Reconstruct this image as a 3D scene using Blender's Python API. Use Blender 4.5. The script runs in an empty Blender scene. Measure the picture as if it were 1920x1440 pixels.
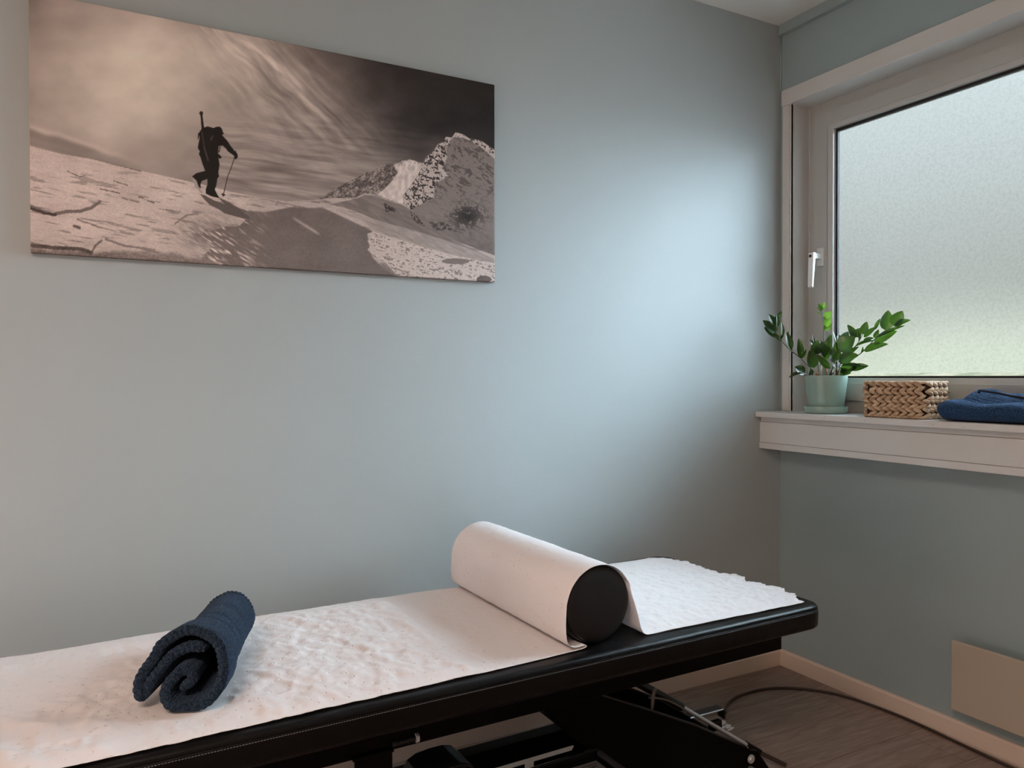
import bpy, bmesh, math, random
import numpy as np
from mathutils import Vector, Matrix

SC = bpy.context.scene
COL = SC.collection
random.seed(7)
RNG = np.random.default_rng(11)

# ------------------------------------------------------------------ camera
cam_data = bpy.data.cameras.new('camera')
cam_data.sensor_fit = 'HORIZONTAL'
cam_data.sensor_width = 36.0
cam_data.lens = 1418.44 * 36.0 / 1920.0
cam_data.clip_start = 0.02
cam = bpy.data.objects.new('camera', cam_data)
COL.objects.link(cam)
CAM_LOC = Vector((-2.2864, -2.0846, 1.1126))
yaw, pitch, roll = 0.49059, 0.01001, -0.00168
fwd = Vector((math.sin(yaw) * math.cos(pitch), math.cos(yaw) * math.cos(pitch), -math.sin(pitch)))
rgt = Vector((math.cos(yaw), -math.sin(yaw), 0))
upv = rgt.cross(fwd)
r2 = rgt * math.cos(roll) + upv * math.sin(roll)
u2 = -rgt * math.sin(roll) + upv * math.cos(roll)
M = Matrix((r2, u2, -fwd)).transposed().to_4x4()
M.translation = CAM_LOC
cam.matrix_world = M
SC.camera = cam

# ------------------------------------------------------------------ colour management
SC.view_settings.view_transform = 'Standard'
SC.view_settings.look = 'None'
SC.view_settings.gamma = 1.0
SC.view_settings.use_curve_mapping = False
SC.view_settings.exposure = 0.08
SC.cycles.use_denoising = True
SC.cycles.max_bounces = 12
SC.cycles.diffuse_bounces = 6
SC.cycles.transmission_bounces = 8
SC.cycles.sample_clamp_indirect = 0.0
SC.cycles.caustics_refractive = True

# ------------------------------------------------------------------ world: bright overcast sky, sun side to the south-east
SKY_BASE = 0.34                      # dim northern half of the overcast sky
SOUTH = (15.6, 19.2, 23.0)            # bright southern half
world = bpy.data.worlds.new('overcast_sky')
SC.world = world
world.use_nodes = True
wn = world.node_tree.nodes; wl = world.node_tree.links
for n in list(wn): wn.remove(n)
w_out = wn.new('ShaderNodeOutputWorld')
w_bg = wn.new('ShaderNodeBackground')
w_tc = wn.new('ShaderNodeTexCoord')
w_dot = wn.new('ShaderNodeVectorMath'); w_dot.operation = 'DOT_PRODUCT'
w_dot.inputs[1].default_value = (0.087, -0.996, 0.0)
w_rng = wn.new('ShaderNodeMapRange'); w_rng.interpolation_type = 'SMOOTHSTEP'
w_rng.inputs['From Min'].default_value = -0.20; w_rng.inputs['From Max'].default_value = 0.07
w_gcol = wn.new('ShaderNodeVectorMath'); w_gcol.operation = 'SCALE'; w_gcol.inputs[0].default_value = SOUTH
w_base = wn.new('ShaderNodeValToRGB')
w_base.color_ramp.elements[0].position = 0.0
w_base.color_ramp.elements[0].color = (0.90, 0.88, 0.78, 1)
w_base.color_ramp.elements[1].position = 0.34
w_base.color_ramp.elements[1].color = (2.2, 2.45, 2.6, 1)
w_mid = w_base.color_ramp.elements.new(0.10)
w_mid.color = (1.08, 1.08, 0.98, 1)
w_sep = wn.new('ShaderNodeSeparateXYZ')
w_bs = wn.new('ShaderNodeVectorMath'); w_bs.operation = 'SCALE'; w_bs.inputs['Scale'].default_value = SKY_BASE
w_add = wn.new('ShaderNodeVectorMath'); w_add.operation = 'ADD'
wl.new(w_tc.outputs['Generated'], w_dot.inputs[0])
wl.new(w_dot.outputs['Value'], w_rng.inputs['Value'])
w_rn2 = wn.new('ShaderNodeMapRange'); w_rn2.interpolation_type = 'SMOOTHSTEP'
w_rn2.inputs['From Min'].default_value = 0.35; w_rn2.inputs['From Max'].default_value = 0.85
w_rn2.inputs['To Min'].default_value = 1.0; w_rn2.inputs['To Max'].default_value = 0.62
wl.new(w_dot.outputs['Value'], w_rn2.inputs['Value'])
w_m2 = wn.new('ShaderNodeMath'); w_m2.operation = 'MULTIPLY'
wl.new(w_rng.outputs['Result'], w_m2.inputs[0]); wl.new(w_rn2.outputs['Result'], w_m2.inputs[1])
wl.new(w_m2.outputs[0], w_gcol.inputs['Scale'])
wl.new(w_tc.outputs['Generated'], w_sep.inputs[0])
wl.new(w_sep.outputs['Z'], w_base.inputs['Fac'])
wl.new(w_base.outputs['Color'], w_bs.inputs[0])
wl.new(w_bs.outputs[0], w_add.inputs[0])
wl.new(w_gcol.outputs[0], w_add.inputs[1])
wl.new(w_add.outputs[0], w_bg.inputs['Color'])
wl.new(w_bg.outputs[0], w_out.inputs['Surface'])

# ------------------------------------------------------------------ warm room light on the ceiling behind the camera
def area_light(name, loc, target, sx, sy, power, col):
    d = bpy.data.lights.new(name, 'AREA')
    d.shape = 'RECTANGLE'; d.size = sx; d.size_y = sy; d.energy = power; d.color = col
    o = bpy.data.objects.new(name, d); COL.objects.link(o)
    o.location = loc
    o.rotation_euler = (Vector(target) - Vector(loc)).to_track_quat('-Z', 'Y').to_euler()
    return o
area_light('ceiling_light', (-3.1, -2.3, 2.42), (-3.1, -2.3, 0), 1.0, 0.5, 41.0, (1.0, 0.73, 0.60))
area_light('left_fill_light', (-4.2, -0.78, 0.44), (0, -0.35, 0.36), 1.40, 0.78, 18.0, (1.0, 0.76, 0.66))  # added warm fill from low on the left; the wall has no doorway

# ================================================================== helpers
def srgb(r, g, b):
    def f(c):
        c /= 255.0
        return c / 12.92 if c <= 0.04045 else ((c + 0.055) / 1.055) ** 2.4
    return (f(r), f(g), f(b), 1.0)

def new_mat(name, col, rough=0.5, metal=0.0, spec=0.5):
    m = bpy.data.materials.new(name); m.use_nodes = True
    b = m.node_tree.nodes['Principled BSDF']
    b.inputs['Base Color'].default_value = col if len(col) == 4 else (*col, 1)
    b.inputs['Roughness'].default_value = rough
    b.inputs['Metallic'].default_value = metal
    b.inputs['Specular IOR Level'].default_value = spec
    return m, m.node_tree.nodes, m.node_tree.links, b

def add_bump(nt, links, bsdf, scale, strength, dist=0.002, detail=4.0, kind='noise', coord='Object', stretch=None, prev=None):
    tc = nt.new('ShaderNodeTexCoord')
    src = tc.outputs[coord]
    if stretch:
        mp = nt.new('ShaderNodeMapping'); mp.inputs['Scale'].default_value = stretch
        links.new(src, mp.inputs['Vector']); src = mp.outputs['Vector']
    if kind == 'noise':
        t = nt.new('ShaderNodeTexNoise'); t.inputs['Detail'].default_value = detail
        t.inputs['Scale'].default_value = scale; out = t.outputs['Fac']
    else:
        t = nt.new('ShaderNodeTexVoronoi'); t.inputs['Scale'].default_value = scale; out = t.outputs['Distance']
    links.new(src, t.inputs['Vector'])
    bp = nt.new('ShaderNodeBump'); bp.inputs['Strength'].default_value = strength
    bp.inputs['Distance'].default_value = dist
    links.new(out, bp.inputs['Height'])
    if prev is not None: links.new(prev.outputs['Normal'], bp.inputs['Normal'])
    links.new(bp.outputs['Normal'], bsdf.inputs['Normal'])
    return bp

def noise_tint(nt, links, bsdf, c1, c2, scale, detail=4, stretch=None, lo=0.35, hi=0.65):
    tc = nt.new('ShaderNodeTexCoord'); src = tc.outputs['Object']
    if stretch:
        mp = nt.new('ShaderNodeMapping'); mp.inputs['Scale'].default_value = stretch
        links.new(src, mp.inputs['Vector']); src = mp.outputs['Vector']
    t = nt.new('ShaderNodeTexNoise'); t.inputs['Scale'].default_value = scale; t.inputs['Detail'].default_value = detail
    links.new(src, t.inputs['Vector'])
    r = nt.new('ShaderNodeValToRGB')
    r.color_ramp.elements[0].position = lo; r.color_ramp.elements[0].color = c1
    r.color_ramp.elements[1].position = hi; r.color_ramp.elements[1].color = c2
    links.new(t.outputs['Fac'], r.inputs['Fac'])
    links.new(r.outputs['Color'], bsdf.inputs['Base Color'])
    return r

class MB:
    def __init__(s): s.v = []; s.f = []
    def add(s, vs, fs):
        n = len(s.v); s.v += [tuple(p) for p in vs]; s.f += [tuple(i + n for i in f) for f in fs]
    def box(s, x0, x1, y0, y1, z0, z1):
        if x0 > x1: x0, x1 = x1, x0
        if y0 > y1: y0, y1 = y1, y0
        if z0 > z1: z0, z1 = z1, z0
        s.add([(x0,y0,z0),(x1,y0,z0),(x1,y1,z0),(x0,y1,z0),(x0,y0,z1),(x1,y0,z1),(x1,y1,z1),(x0,y1,z1)],
              [(0,3,2,1),(4,5,6,7),(0,1,5,4),(1,2,6,5),(2,3,7,6),(3,0,4,7)])
    def prism(s, pts, ax, a, b):
        """extrude a polygon pts (2-D) along axis ax from a to b"""
        def P(p, t):
            return {0: (t, p[0], p[1]), 1: (p[0], t, p[1]), 2: (p[0], p[1], t)}[ax]
        n = len(pts)
        vs = [P(p, a) for p in pts] + [P(p, b) for p in pts]
        fs = [tuple(range(n))[::-1], tuple(range(n, 2 * n))]
        fs += [(i, (i + 1) % n, (i + 1) % n + n, i + n) for i in range(n)]
        s.add(vs, fs)
    def tube(s, pts, r, n=10, caps=True):
        pts = [Vector(p) for p in pts]
        rs = r if isinstance(r, (list, tuple)) else [r] * len(pts)
        vs = []; fs = []
        t0 = (pts[1] - pts[0]).normalized()
        nrm = t0.orthogonal().normalized()
        for i, p in enumerate(pts):
            t = (pts[min(i + 1, len(pts) - 1)] - pts[max(i - 1, 0)]).normalized()
            nrm = (nrm - t * nrm.dot(t)).normalized()
            b = t.cross(nrm)
            for k in range(n):
                a = 2 * math.pi * k / n
                vs.append(p + (nrm * math.cos(a) + b * math.sin(a)) * rs[i])
        for i in range(len(pts) - 1):
            for k in range(n):
                fs.append((i*n+k, i*n+(k+1)%n, (i+1)*n+(k+1)%n, (i+1)*n+k))
        if caps:
            fs.append(tuple(range(n))[::-1]); fs.append(tuple(range((len(pts)-1)*n, len(pts)*n)))
        s.add(vs, fs)
    def lathe(s, prof, c, n=48, axis='z'):
        """prof: (radius, height) list"""
        vs = []; fs = []
        for r, h in prof:
            for k in range(n):
                a = 2 * math.pi * k / n
                if axis == 'z': vs.append((c[0] + r*math.cos(a), c[1] + r*math.sin(a), c[2] + h))
                elif axis == 'y': vs.append((c[0] + r*math.cos(a), c[1] + h, c[2] + r*math.sin(a)))
                else: vs.append((c[0] + h, c[1] + r*math.cos(a), c[2] + r*math.sin(a)))
        m = len(prof)
        for i in range(m - 1):
            for k in range(n):
                fs.append((i*n+k, i*n+(k+1)%n, (i+1)*n+(k+1)%n, (i+1)*n+k))
        if prof[0][0] > 1e-6: fs.append(tuple(range(n))[::-1])
        if prof[-1][0] > 1e-6: fs.append(tuple(range((m-1)*n, m*n)))
        s.add(vs, fs)
    def grid(s, P, closed_u=False):
        """P: array (nu,nv,3)"""
        nu, nv = P.shape[:2]
        vs = [tuple(p) for p in P.reshape(-1, 3)]
        fs = []
        for i in range(nu if closed_u else nu - 1):
            for j in range(nv - 1):
                a = i*nv+j; b = ((i+1) % nu)*nv+j
                fs.append((a, b, b+1, a+1))
        s.add(vs, fs)
    def build(s, name, mat, parent=None, smooth=False, bevel=0.0, seg=2, angle=None, recalc=True):
        me = bpy.data.meshes.new(name)
        me.from_pydata(s.v, [], s.f)
        me.update()
        if recalc:
            bm = bmesh.new(); bm.from_mesh(me)
            bmesh.ops.remove_doubles(bm, verts=bm.verts, dist=1e-6)
            bmesh.ops.recalc_face_normals(bm, faces=bm.faces)
            bm.to_mesh(me); bm.free()
        o = bpy.data.objects.new(name, me); COL.objects.link(o)
        me.materials.append(mat)
        if smooth:
            for p in me.polygons: p.use_smooth = True
            if angle is not None:
                me.set_sharp_from_angle(angle=math.radians(angle))
        if bevel > 0:
            b = o.modifiers.new('bevel', 'BEVEL'); b.width = bevel; b.segments = seg; b.limit_method = 'ANGLE'
            b.angle_limit = math.radians(40)
        if parent is not None: o.parent = parent
        return o

def tag(o, label=None, cat=None, group=None, kind=None):
    if label: o['label'] = label
    if cat: o['category'] = cat
    if group: o['group'] = group
    if kind: o['kind'] = kind
    return o

def empty(name, loc=(0,0,0), rz=0.0):
    o = bpy.data.objects.new(name, None); COL.objects.link(o)
    o.location = loc; o.rotation_euler = (0, 0, rz); o.empty_display_size = 0.1
    return o

def recentre(o, c):
    """move the origin of a parentless, unrotated mesh to c (its base)"""
    o.data.transform(Matrix.Translation(-Vector(c)))
    o.location = c
    return o

# value noise on numpy arrays
class VN:
    def __init__(s, seed, n=256):
        s.t = np.random.default_rng(seed).random((n, n)); s.n = n
    def __call__(s, x, y):
        xi = np.floor(x).astype(int); yi = np.floor(y).astype(int)
        fx = x - xi; fy = y - yi
        fx = fx*fx*fx*(fx*(fx*6-15)+10); fy = fy*fy*fy*(fy*(fy*6-15)+10)
        n = s.n; a = s.t[xi % n, yi % n]; b = s.t[(xi+1) % n, yi % n]
        c = s.t[xi % n, (yi+1) % n]; d = s.t[(xi+1) % n, (yi+1) % n]
        return (a*(1-fx)+b*fx)*(1-fy) + (c*(1-fx)+d*fx)*fy
def fbm(seed, x, y, octv=4, gain=0.5):
    v = 0; a = 1; tot = 0
    for o in range(octv):
        v = v + a*VN(seed+o)(x*2**o + 13.7*o, y*2**o + 7.1*o); tot += a; a *= gain
    return v / tot
def sstep(a, b, x):
    t = np.clip((x-a)/(b-a), 0, 1); return t*t*(3-2*t)

# ================================================================== materials
def wall_paint(name, c1, c2):
    m, nt, lk, b = new_mat(name, c1, 0.5, 0, 0.35)
    noise_tint(nt, lk, b, c1, c2, 1.3, 3)
    p = add_bump(nt, lk, b, 40, 0.22, 0.0015, 4)
    add_bump(nt, lk, b, 260, 0.15, 0.001, 3, prev=p)
    return m
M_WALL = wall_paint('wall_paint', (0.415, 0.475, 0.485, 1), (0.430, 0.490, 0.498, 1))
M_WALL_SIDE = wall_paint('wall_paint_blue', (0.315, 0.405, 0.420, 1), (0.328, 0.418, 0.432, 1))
M_CEIL, *_ = new_mat('ceiling_paint', (0.76, 0.78, 0.75), 0.7, 0, 0.2)
M_WARMWALL, *_ = new_mat('far_wall_paint', (0.60, 0.56, 0.53), 0.7, 0, 0.2)
def gloss_white(name, col, rough=0.35):
    m, nt, lk, b = new_mat(name, col, rough, 0, 0.45)
    add_bump(nt, lk, b, 35, 0.08, 0.002, 3)
    return m
M_TRIM = gloss_white('trim_white_paint', (0.60, 0.605, 0.585, 1))
M_SKIRT = gloss_white('skirting_paint', (0.74, 0.62, 0.52, 1), 0.4)
M_PVC, *_ = new_mat('window_pvc', (0.44, 0.455, 0.435), 0.28, 0, 0.5)
M_BEAD, *_ = new_mat('white_pvc_bead', (0.50, 0.515, 0.50), 0.16, 0, 0.7)
M_GASKET, *_ = new_mat('rubber_gasket', (0.008, 0.008, 0.009), 0.6)
M_METALW, *_ = new_mat('white_lacquered_handle', (0.74, 0.77, 0.76), 0.22, 0.15, 0.6)
M_BLACKV, nt_, lk_, b_ = new_mat('black_vinyl', (0.0016, 0.0016, 0.0019), 0.36, 0, 0.24)
p_ = add_bump(nt_, lk_, b_, 420, 0.25, 0.0008, 3)
add_bump(nt_, lk_, b_, 30, 0.25, 0.004, 3, prev=p_)
M_BOLSTER, nt_, lk_, b_ = new_mat('bolster_vinyl', (0.0085, 0.0090, 0.0100), 0.5, 0, 0.4)
add_bump(nt_, lk_, b_, 22, 0.3, 0.004, 2)
M_BLACKM, *_ = new_mat('black_powder_coat', (0.0010, 0.0011, 0.0013), 0.35, 0.0, 0.10)
M_DARKM, *_ = new_mat('dark_grey_steel', (0.05, 0.053, 0.058), 0.3, 0.6, 0.5)
M_CHROME, *_ = new_mat('zinc_steel', (0.72, 0.75, 0.78), 0.38, 0.65, 0.5)
M_STITCH, *_ = new_mat('grey_thread', (0.22, 0.22, 0.23), 0.7)
M_PLASTIC, *_ = new_mat('black_plastic', (0.004, 0.004, 0.0045), 0.25, 0, 0.3)
M_STRIP, *_ = new_mat('grey_metal_strip', (0.30, 0.33, 0.33), 0.4)
M_CABLE, *_ = new_mat('cable_rubber', (0.045, 0.030, 0.022), 0.35)
M_GREYCABLE, *_ = new_mat('grey_cable', (0.22, 0.22, 0.21), 0.4)
M_HEATER, *_ = new_mat('heater_enamel', (0.47, 0.42, 0.34), 0.38)
M_LABEL, *_ = new_mat('grey_label', (0.10, 0.10, 0.10), 0.4)
M_LABELTEXT, *_ = new_mat('label_print', (0.01, 0.01, 0.01), 0.5)

# paper
M_PAPER, nt_, lk_, b_ = new_mat('couch_paper', (0.92, 0.89, 0.885), 0.85, 0, 0.15)
tc_ = nt_.new('ShaderNodeTexCoord')
vo_ = nt_.new('ShaderNodeTexVoronoi'); vo_.inputs['Scale'].default_value = 62; vo_.inputs['Randomness'].default_value = 0.85
lk_.new(tc_.outputs['Object'], vo_.inputs['Vector'])
rp_ = nt_.new('ShaderNodeMapRange'); rp_.inputs['From Min'].default_value = 0.05; rp_.inputs['From Max'].default_value = 0.22
rp_.interpolation_type = 'SMOOTHSTEP'
lk_.new(vo_.outputs['Distance'], rp_.inputs['Value'])
bp_ = nt_.new('ShaderNodeBump'); bp_.inputs['Strength'].default_value = 0.8; bp_.inputs['Distance'].default_value = 0.0018
lk_.new(rp_.outputs['Result'], bp_.inputs['Height'])
nz_ = nt_.new('ShaderNodeTexNoise'); nz_.inputs['Scale'].default_value = 120; nz_.inputs['Detail'].default_value = 5
lk_.new(tc_.outputs['Object'], nz_.inputs['Vector'])
bp2_ = nt_.new('ShaderNodeBump'); bp2_.inputs['Strength'].default_value = 0.18; bp2_.inputs['Distance'].default_value = 0.0010
lk_.new(nz_.outputs['Fac'], bp2_.inputs['Height']); lk_.new(bp_.outputs['Normal'], bp2_.inputs['Normal'])
lk_.new(bp2_.outputs['Normal'], b_.inputs['Normal'])
tr_ = nt_.new('ShaderNodeBsdfTranslucent'); tr_.inputs['Color'].default_value = (0.80, 0.78, 0.78, 1)
mx_ = nt_.new('ShaderNodeMixShader'); mx_.inputs['Fac'].default_value = 0.18
out_ = nt_['Material Output']
lk_.new(b_.outputs[0], mx_.inputs[1]); lk_.new(tr_.outputs[0], mx_.inputs[2]); lk_.new(mx_.outputs[0], out_.inputs['Surface'])

# towels
def terry(name, c1, c2):
    m, nt, lk, b = new_mat(name, c1, 0.95, 0, 0.1)
    noise_tint(nt, lk, b, c1, c2, 300, 3, lo=0.35, hi=0.65)
    b.inputs['Sheen Weight'].default_value = 0.18
    b.inputs['Sheen Roughness'].default_value = 0.45
    b.inputs['Sheen Tint'].default_value = (0.35, 0.50, 0.75, 1)
    p = add_bump(nt, lk, b, 330, 1.0, 0.0040, 3)
    return m
M_TERRY = terry('navy_terry', (0.0065, 0.014, 0.026, 1), (0.030, 0.053, 0.086, 1))
M_TERRY2 = terry('blue_terry', (0.009, 0.028, 0.068, 1), (0.034, 0.084, 0.175, 1))
M_HEM, *_ = new_mat('navy_hem', (0.008, 0.012, 0.028), 0.8)

# frosted film and clear glass
M_GLASS, nt_, lk_, b_ = new_mat('clear_glass', (1, 1, 1), 0.0)
g_tr = nt_.new('ShaderNodeBsdfTransparent'); g_tr.inputs['Color'].default_value = (0.97, 0.99, 0.98, 1)
g_gl = nt_.new('ShaderNodeBsdfGlossy'); g_gl.inputs['Roughness'].default_value = 0.02
g_fr = nt_.new('ShaderNodeFresnel'); g_fr.inputs['IOR'].default_value = 1.45
g_mx = nt_.new('ShaderNodeMixShader')
lk_.new(g_fr.outputs[0], g_mx.inputs['Fac']); lk_.new(g_tr.outputs[0], g_mx.inputs[1]); lk_.new(g_gl.outputs[0], g_mx.inputs[2])
lk_.new(g_mx.outputs[0], nt_['Material Output'].inputs['Surface'])
M_FILM, nt_, lk_, b_ = new_mat('frosted_film', (1, 1, 1), 0.6)
f_tc = nt_.new('ShaderNodeTexCoord')
f_nz = nt_.new('ShaderNodeTexNoise'); f_nz.inputs['Scale'].default_value = 130; f_nz.inputs['Detail'].default_value = 5
lk_.new(f_tc.outputs['Object'], f_nz.inputs['Vector'])
f_rp = nt_.new('ShaderNodeValToRGB')
f_rp.color_ramp.elements[0].position = 0.35; f_rp.color_ramp.elements[0].color = (0.885, 0.90, 0.885, 1)
f_rp.color_ramp.elements[1].position = 0.62; f_rp.color_ramp.elements[1].color = (1.0, 1.0, 1.0, 1)
lk_.new(f_nz.outputs['Fac'], f_rp.inputs['Fac'])
f_rf = nt_.new('ShaderNodeBsdfRefraction'); f_rf.inputs['Roughness'].default_value = 0.5; f_rf.inputs['IOR'].default_value = 1.20
f_tl = nt_.new('ShaderNodeBsdfTranslucent')
lk_.new(f_rp.outputs['Color'], f_rf.inputs['Color']); lk_.new(f_rp.outputs['Color'], f_tl.inputs['Color'])
f_mx = nt_.new('ShaderNodeMixShader'); f_mx.inputs['Fac'].default_value = 0.040
lk_.new(f_rf.outputs[0], f_mx.inputs[1]); lk_.new(f_tl.outputs[0], f_mx.inputs[2])
lk_.new(f_mx.outputs[0], nt_['Material Output'].inputs['Surface'])

# laminate floor: planks along x, 0.19 m wide
M_FLOOR, nt_, lk_, b_ = new_mat('laminate_planks', (0.15, 0.11, 0.09), 0.42, 0, 0.4)
tc_ = nt_.new('ShaderNodeTexCoord')
br_ = nt_.new('ShaderNodeTexBrick')
br_.inputs['Scale'].default_value = 1.0
br_.inputs['Brick Width'].default_value = 1.28; br_.inputs['Row Height'].default_value = 0.19
br_.inputs['Mortar Size'].default_value = 0.0014; br_.inputs['Mortar Smooth'].default_value = 0.3
br_.inputs['Color1'].default_value = (0.9, 0.9, 0.9, 1); br_.inputs['Color2'].default_value = (1.12, 1.12, 1.12, 1)
br_.inputs['Mortar'].default_value = (0.45, 0.45, 0.45, 1)
mpb = nt_.new('ShaderNodeMapping'); mpb.inputs['Location'].default_value = (0.75, 0.027, 0)
lk_.new(tc_.outputs['Object'], mpb.inputs['Vector']); lk_.new(mpb.outputs[0], br_.inputs['Vector'])
mp_ = nt_.new('ShaderNodeMapping'); mp_.inputs['Scale'].default_value = (1.0, 9.0, 1.0)
lk_.new(tc_.outputs['Object'], mp_.inputs['Vector'])
wv_ = nt_.new('ShaderNodeTexNoise'); wv_.inputs['Scale'].default_value = 5.0; wv_.inputs['Detail'].default_value = 7; wv_.inputs['Distortion'].default_value = 1.6
lk_.new(mp_.outputs[0], wv_.inputs['Vector'])
wr_ = nt_.new('ShaderNodeValToRGB')
wr_.color_ramp.elements[0].position = 0.28; wr_.color_ramp.elements[0].color = (0.215, 0.152, 0.122, 1)
wr_.color_ramp.elements[1].position = 0.72; wr_.color_ramp.elements[1].color = (0.37, 0.285, 0.240, 1)
lk_.new(wv_.outputs['Fac'], wr_.inputs['Fac'])
wx_ = nt_.new('ShaderNodeMixRGB'); wx_.blend_type = 'MULTIPLY'; wx_.inputs['Fac'].default_value = 1.0
lk_.new(wr_.outputs['Color'], wx_.inputs['Color1']); lk_.new(br_.outputs['Color'], wx_.inputs['Color2'])
lk_.new(wx_.outputs['Color'], b_.inputs['Base Color'])
bpf = nt_.new('ShaderNodeBump'); bpf.inputs['Strength'].default_value = 0.15; bpf.inputs['Distance'].default_value = 0.001
lk_.new(wv_.outputs['Fac'], bpf.inputs['Height']); lk_.new(bpf.outputs[0], b_.inputs['Normal'])

# ================================================================== the setting
XL, YF, ZC = -4.3, -3.9, 2.4528
WIN = dict(y0=-1.36, y1=-0.0598, z0=0.955, z1=2.1378)       # opening in the window wall
mb = MB(); mb.box(XL, 0.0, YF, 0.0, -0.1, 0.0); tag(mb.build('floor', M_FLOOR), kind='structure')
mb = MB(); mb.box(XL, 0.3, YF, 0.12, ZC, ZC + 0.1); tag(mb.build('ceiling', M_CEIL), kind='structure')
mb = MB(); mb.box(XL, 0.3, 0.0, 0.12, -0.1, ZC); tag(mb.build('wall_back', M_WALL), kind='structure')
mb = MB(); mb.box(XL - 0.12, XL, YF, 0.12, -0.1, ZC); tag(mb.build('wall_left', M_WARMWALL), kind='structure')
mb = MB(); mb.box(XL, 0.3, YF - 0.12, YF, -0.1, ZC); tag(mb.build('wall_front', M_WARMWALL), kind='structure')
mb = MB()
wy0, wy1, wz1 = WIN['y0'] - 0.0125, WIN['y1'] + 0.0125, WIN['z1'] + 0.0125
mb.box(0, 0.2, YF, wy0, 0, ZC)
mb.box(0, 0.2, wy1, 0.0, 0, ZC)
mb.box(0, 0.2, wy0, wy1, 0, WIN['z0'])
mb.box(0, 0.2, wy0, wy1, wz1, ZC)
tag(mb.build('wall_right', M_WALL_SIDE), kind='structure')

def skirting(name, L, axis):
    prof = [(0, 0), (0.012, 0), (0.012, 0.054), (0.009, 0.059), (0.004, 0.0607), (0, 0.0607)]
    mb = MB()
    if axis == 'x': mb.prism([(-p[0], p[1]) for p in prof], 0, XL, -0.0005)
    else: mb.prism([(-p[0], p[1]) for p in prof], 1, YF, -0.0125)
    if axis == 'x':   # prism along x gives (t, y, z)
        pass
    return tag(mb.build(name, M_SKIRT), kind='structure')
skirting('baseboard_back', 4, 'x')
skirting('baseboard_right', 4, 'y')
mb = MB(); mb.box(-0.016, 0, YF, -0.001, 2.4180, ZC); mb.box(-0.024, 0, YF, -0.001, 2.4115, 2.4180)
tag(mb.build('trim_1', M_WALL_SIDE, bevel=0.002), kind='structure')
mb = MB(); mb.tube([(-0.002, -0.002, 2.20), (-0.002, -0.002, 2.412)], 0.0035, 8)
tag(mb.build('trim_2', M_WALL_SIDE, smooth=True), kind='structure')

# garden outside: lawn rising to a bank, unseen pale paving added southward to bounce light indoors
M_LAWN, nt_, lk_, b_ = new_mat('garden_ground', (0.2, 0.3, 0.1), 0.9, 0, 0.1)
noise_tint(nt_, lk_, b_, (0.048, 0.045, 0.024, 1), (0.106, 0.086, 0.057, 1), 2.2, 6)
M_BOUNCE_PAVE, nt_, lk_, b_ = new_mat('bounce_paving', (0.5, 0.42, 0.4), 0.9, 0, 0.1)
noise_tint(nt_, lk_, b_, (0.45, 0.37, 0.34, 1), (0.72, 0.62, 0.58, 1), 3.0, 5)
nx, ny = 60, 60
P = np.zeros((nx, ny, 3))
for i in range(nx):
    for j in range(ny):
        x = 0.25 + 22.0 * (i / (nx - 1)) ** 1.4; y = -22 + 44 * j / (ny - 1)
        z = -0.25 + 2.1 * float(sstep(3.0, 12.0, x)) + 0.10 * math.sin(x * 1.3 + y) * float(sstep(2.0, 6.0, x))
        P[i, j] = (x, y, z)
mb = MB(); mb.grid(P); grd = tag(mb.build('ground', M_LAWN, smooth=True, recalc=False), kind='structure')
grd.data.materials.append(M_BOUNCE_PAVE)
for p in grd.data.polygons:
    if p.center.y < -0.8: p.material_index = 1

# ================================================================== window
win = tag(empty('window_1', (0.0, -0.70, 0.979)), kind='structure')
def wpart(mb, name, mat, **k):
    o = mb.build(name, mat, None, **k)
    o.data.transform(Matrix.Translation((0.0, 0.70, -0.979)))
    o.parent = win
    return o
Y1, Y0 = WIN['y1'], WIN['y0']
# casing boards on the wall
mb = MB()
mb.box(-0.0155, 0, -0.0540, -0.0215, 0.980, 2.1370)
mb.box(-0.0125, 0, -0.0598, -0.0540, 0.980, 2.1370)
wpart(mb, 'casing', M_TRIM, bevel=0.0015)
mb = MB(); mb.box(-0.0155, 0, Y0 - 0.037, Y0, 0.980, 2.1370); wpart(mb, 'casing', M_TRIM, bevel=0.0015)
mb = MB(); mb.box(-0.0185, 0, Y0 - 0.040, -0.0195, 2.1375, 2.1965); wpart(mb, 'casing', M_TRIM, bevel=0.0015)
# reveal lining
mb = MB()
mb.box(-0.010, 0.085, Y1, Y1 + 0.012, 0.979, 2.150)
mb.box(-0.010, 0.085, Y0 - 0.012, Y0, 0.979, 2.150)
mb.box(-0.010, 0.085, Y0, Y1, 2.1378, 2.150)
wpart(mb, 'reveal_lining', M_TRIM)
def ring(mb, x0, x1, ya, yb, za, zb, wy, wz_top, wz_bot):
    """rectangular frame of mitred-looking rails: outer ya..yb (ya>yb), za..zb"""
    mb.box(x0, x1, ya, ya - wy, za, zb)
    mb.box(x0, x1, yb + wy, yb, za, zb)
    mb.box(x0, x1, ya - wy, yb + wy, zb - wz_top, zb)
    mb.box(x0, x1, ya - wy, yb + wy, za, za + wz_bot)
mb = MB(); ring(mb, 0.085, 0.150, Y1, Y0, 0.979, 2.1378, 0.060, 0.066, 0.062)
wpart(mb, 'window_frame', M_PVC, bevel=0.002)
SA, SB, SZ0, SZ1 = -0.0998, -1.320, 1.024, 2.091
def rail(pts4, x0, x1):
    mb = MB(); mb.prism(pts4, 0, x0, x1); return mb
sash = None
GA, GB, GZ0, GZ1 = -0.1865, -1.2335, 1.1085, 2.0185          # visible glass
BA, BB, BZ0, BZ1 = -0.1575, -1.2625, 1.0865, 2.0395          # sash inner edge / bead start
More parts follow.
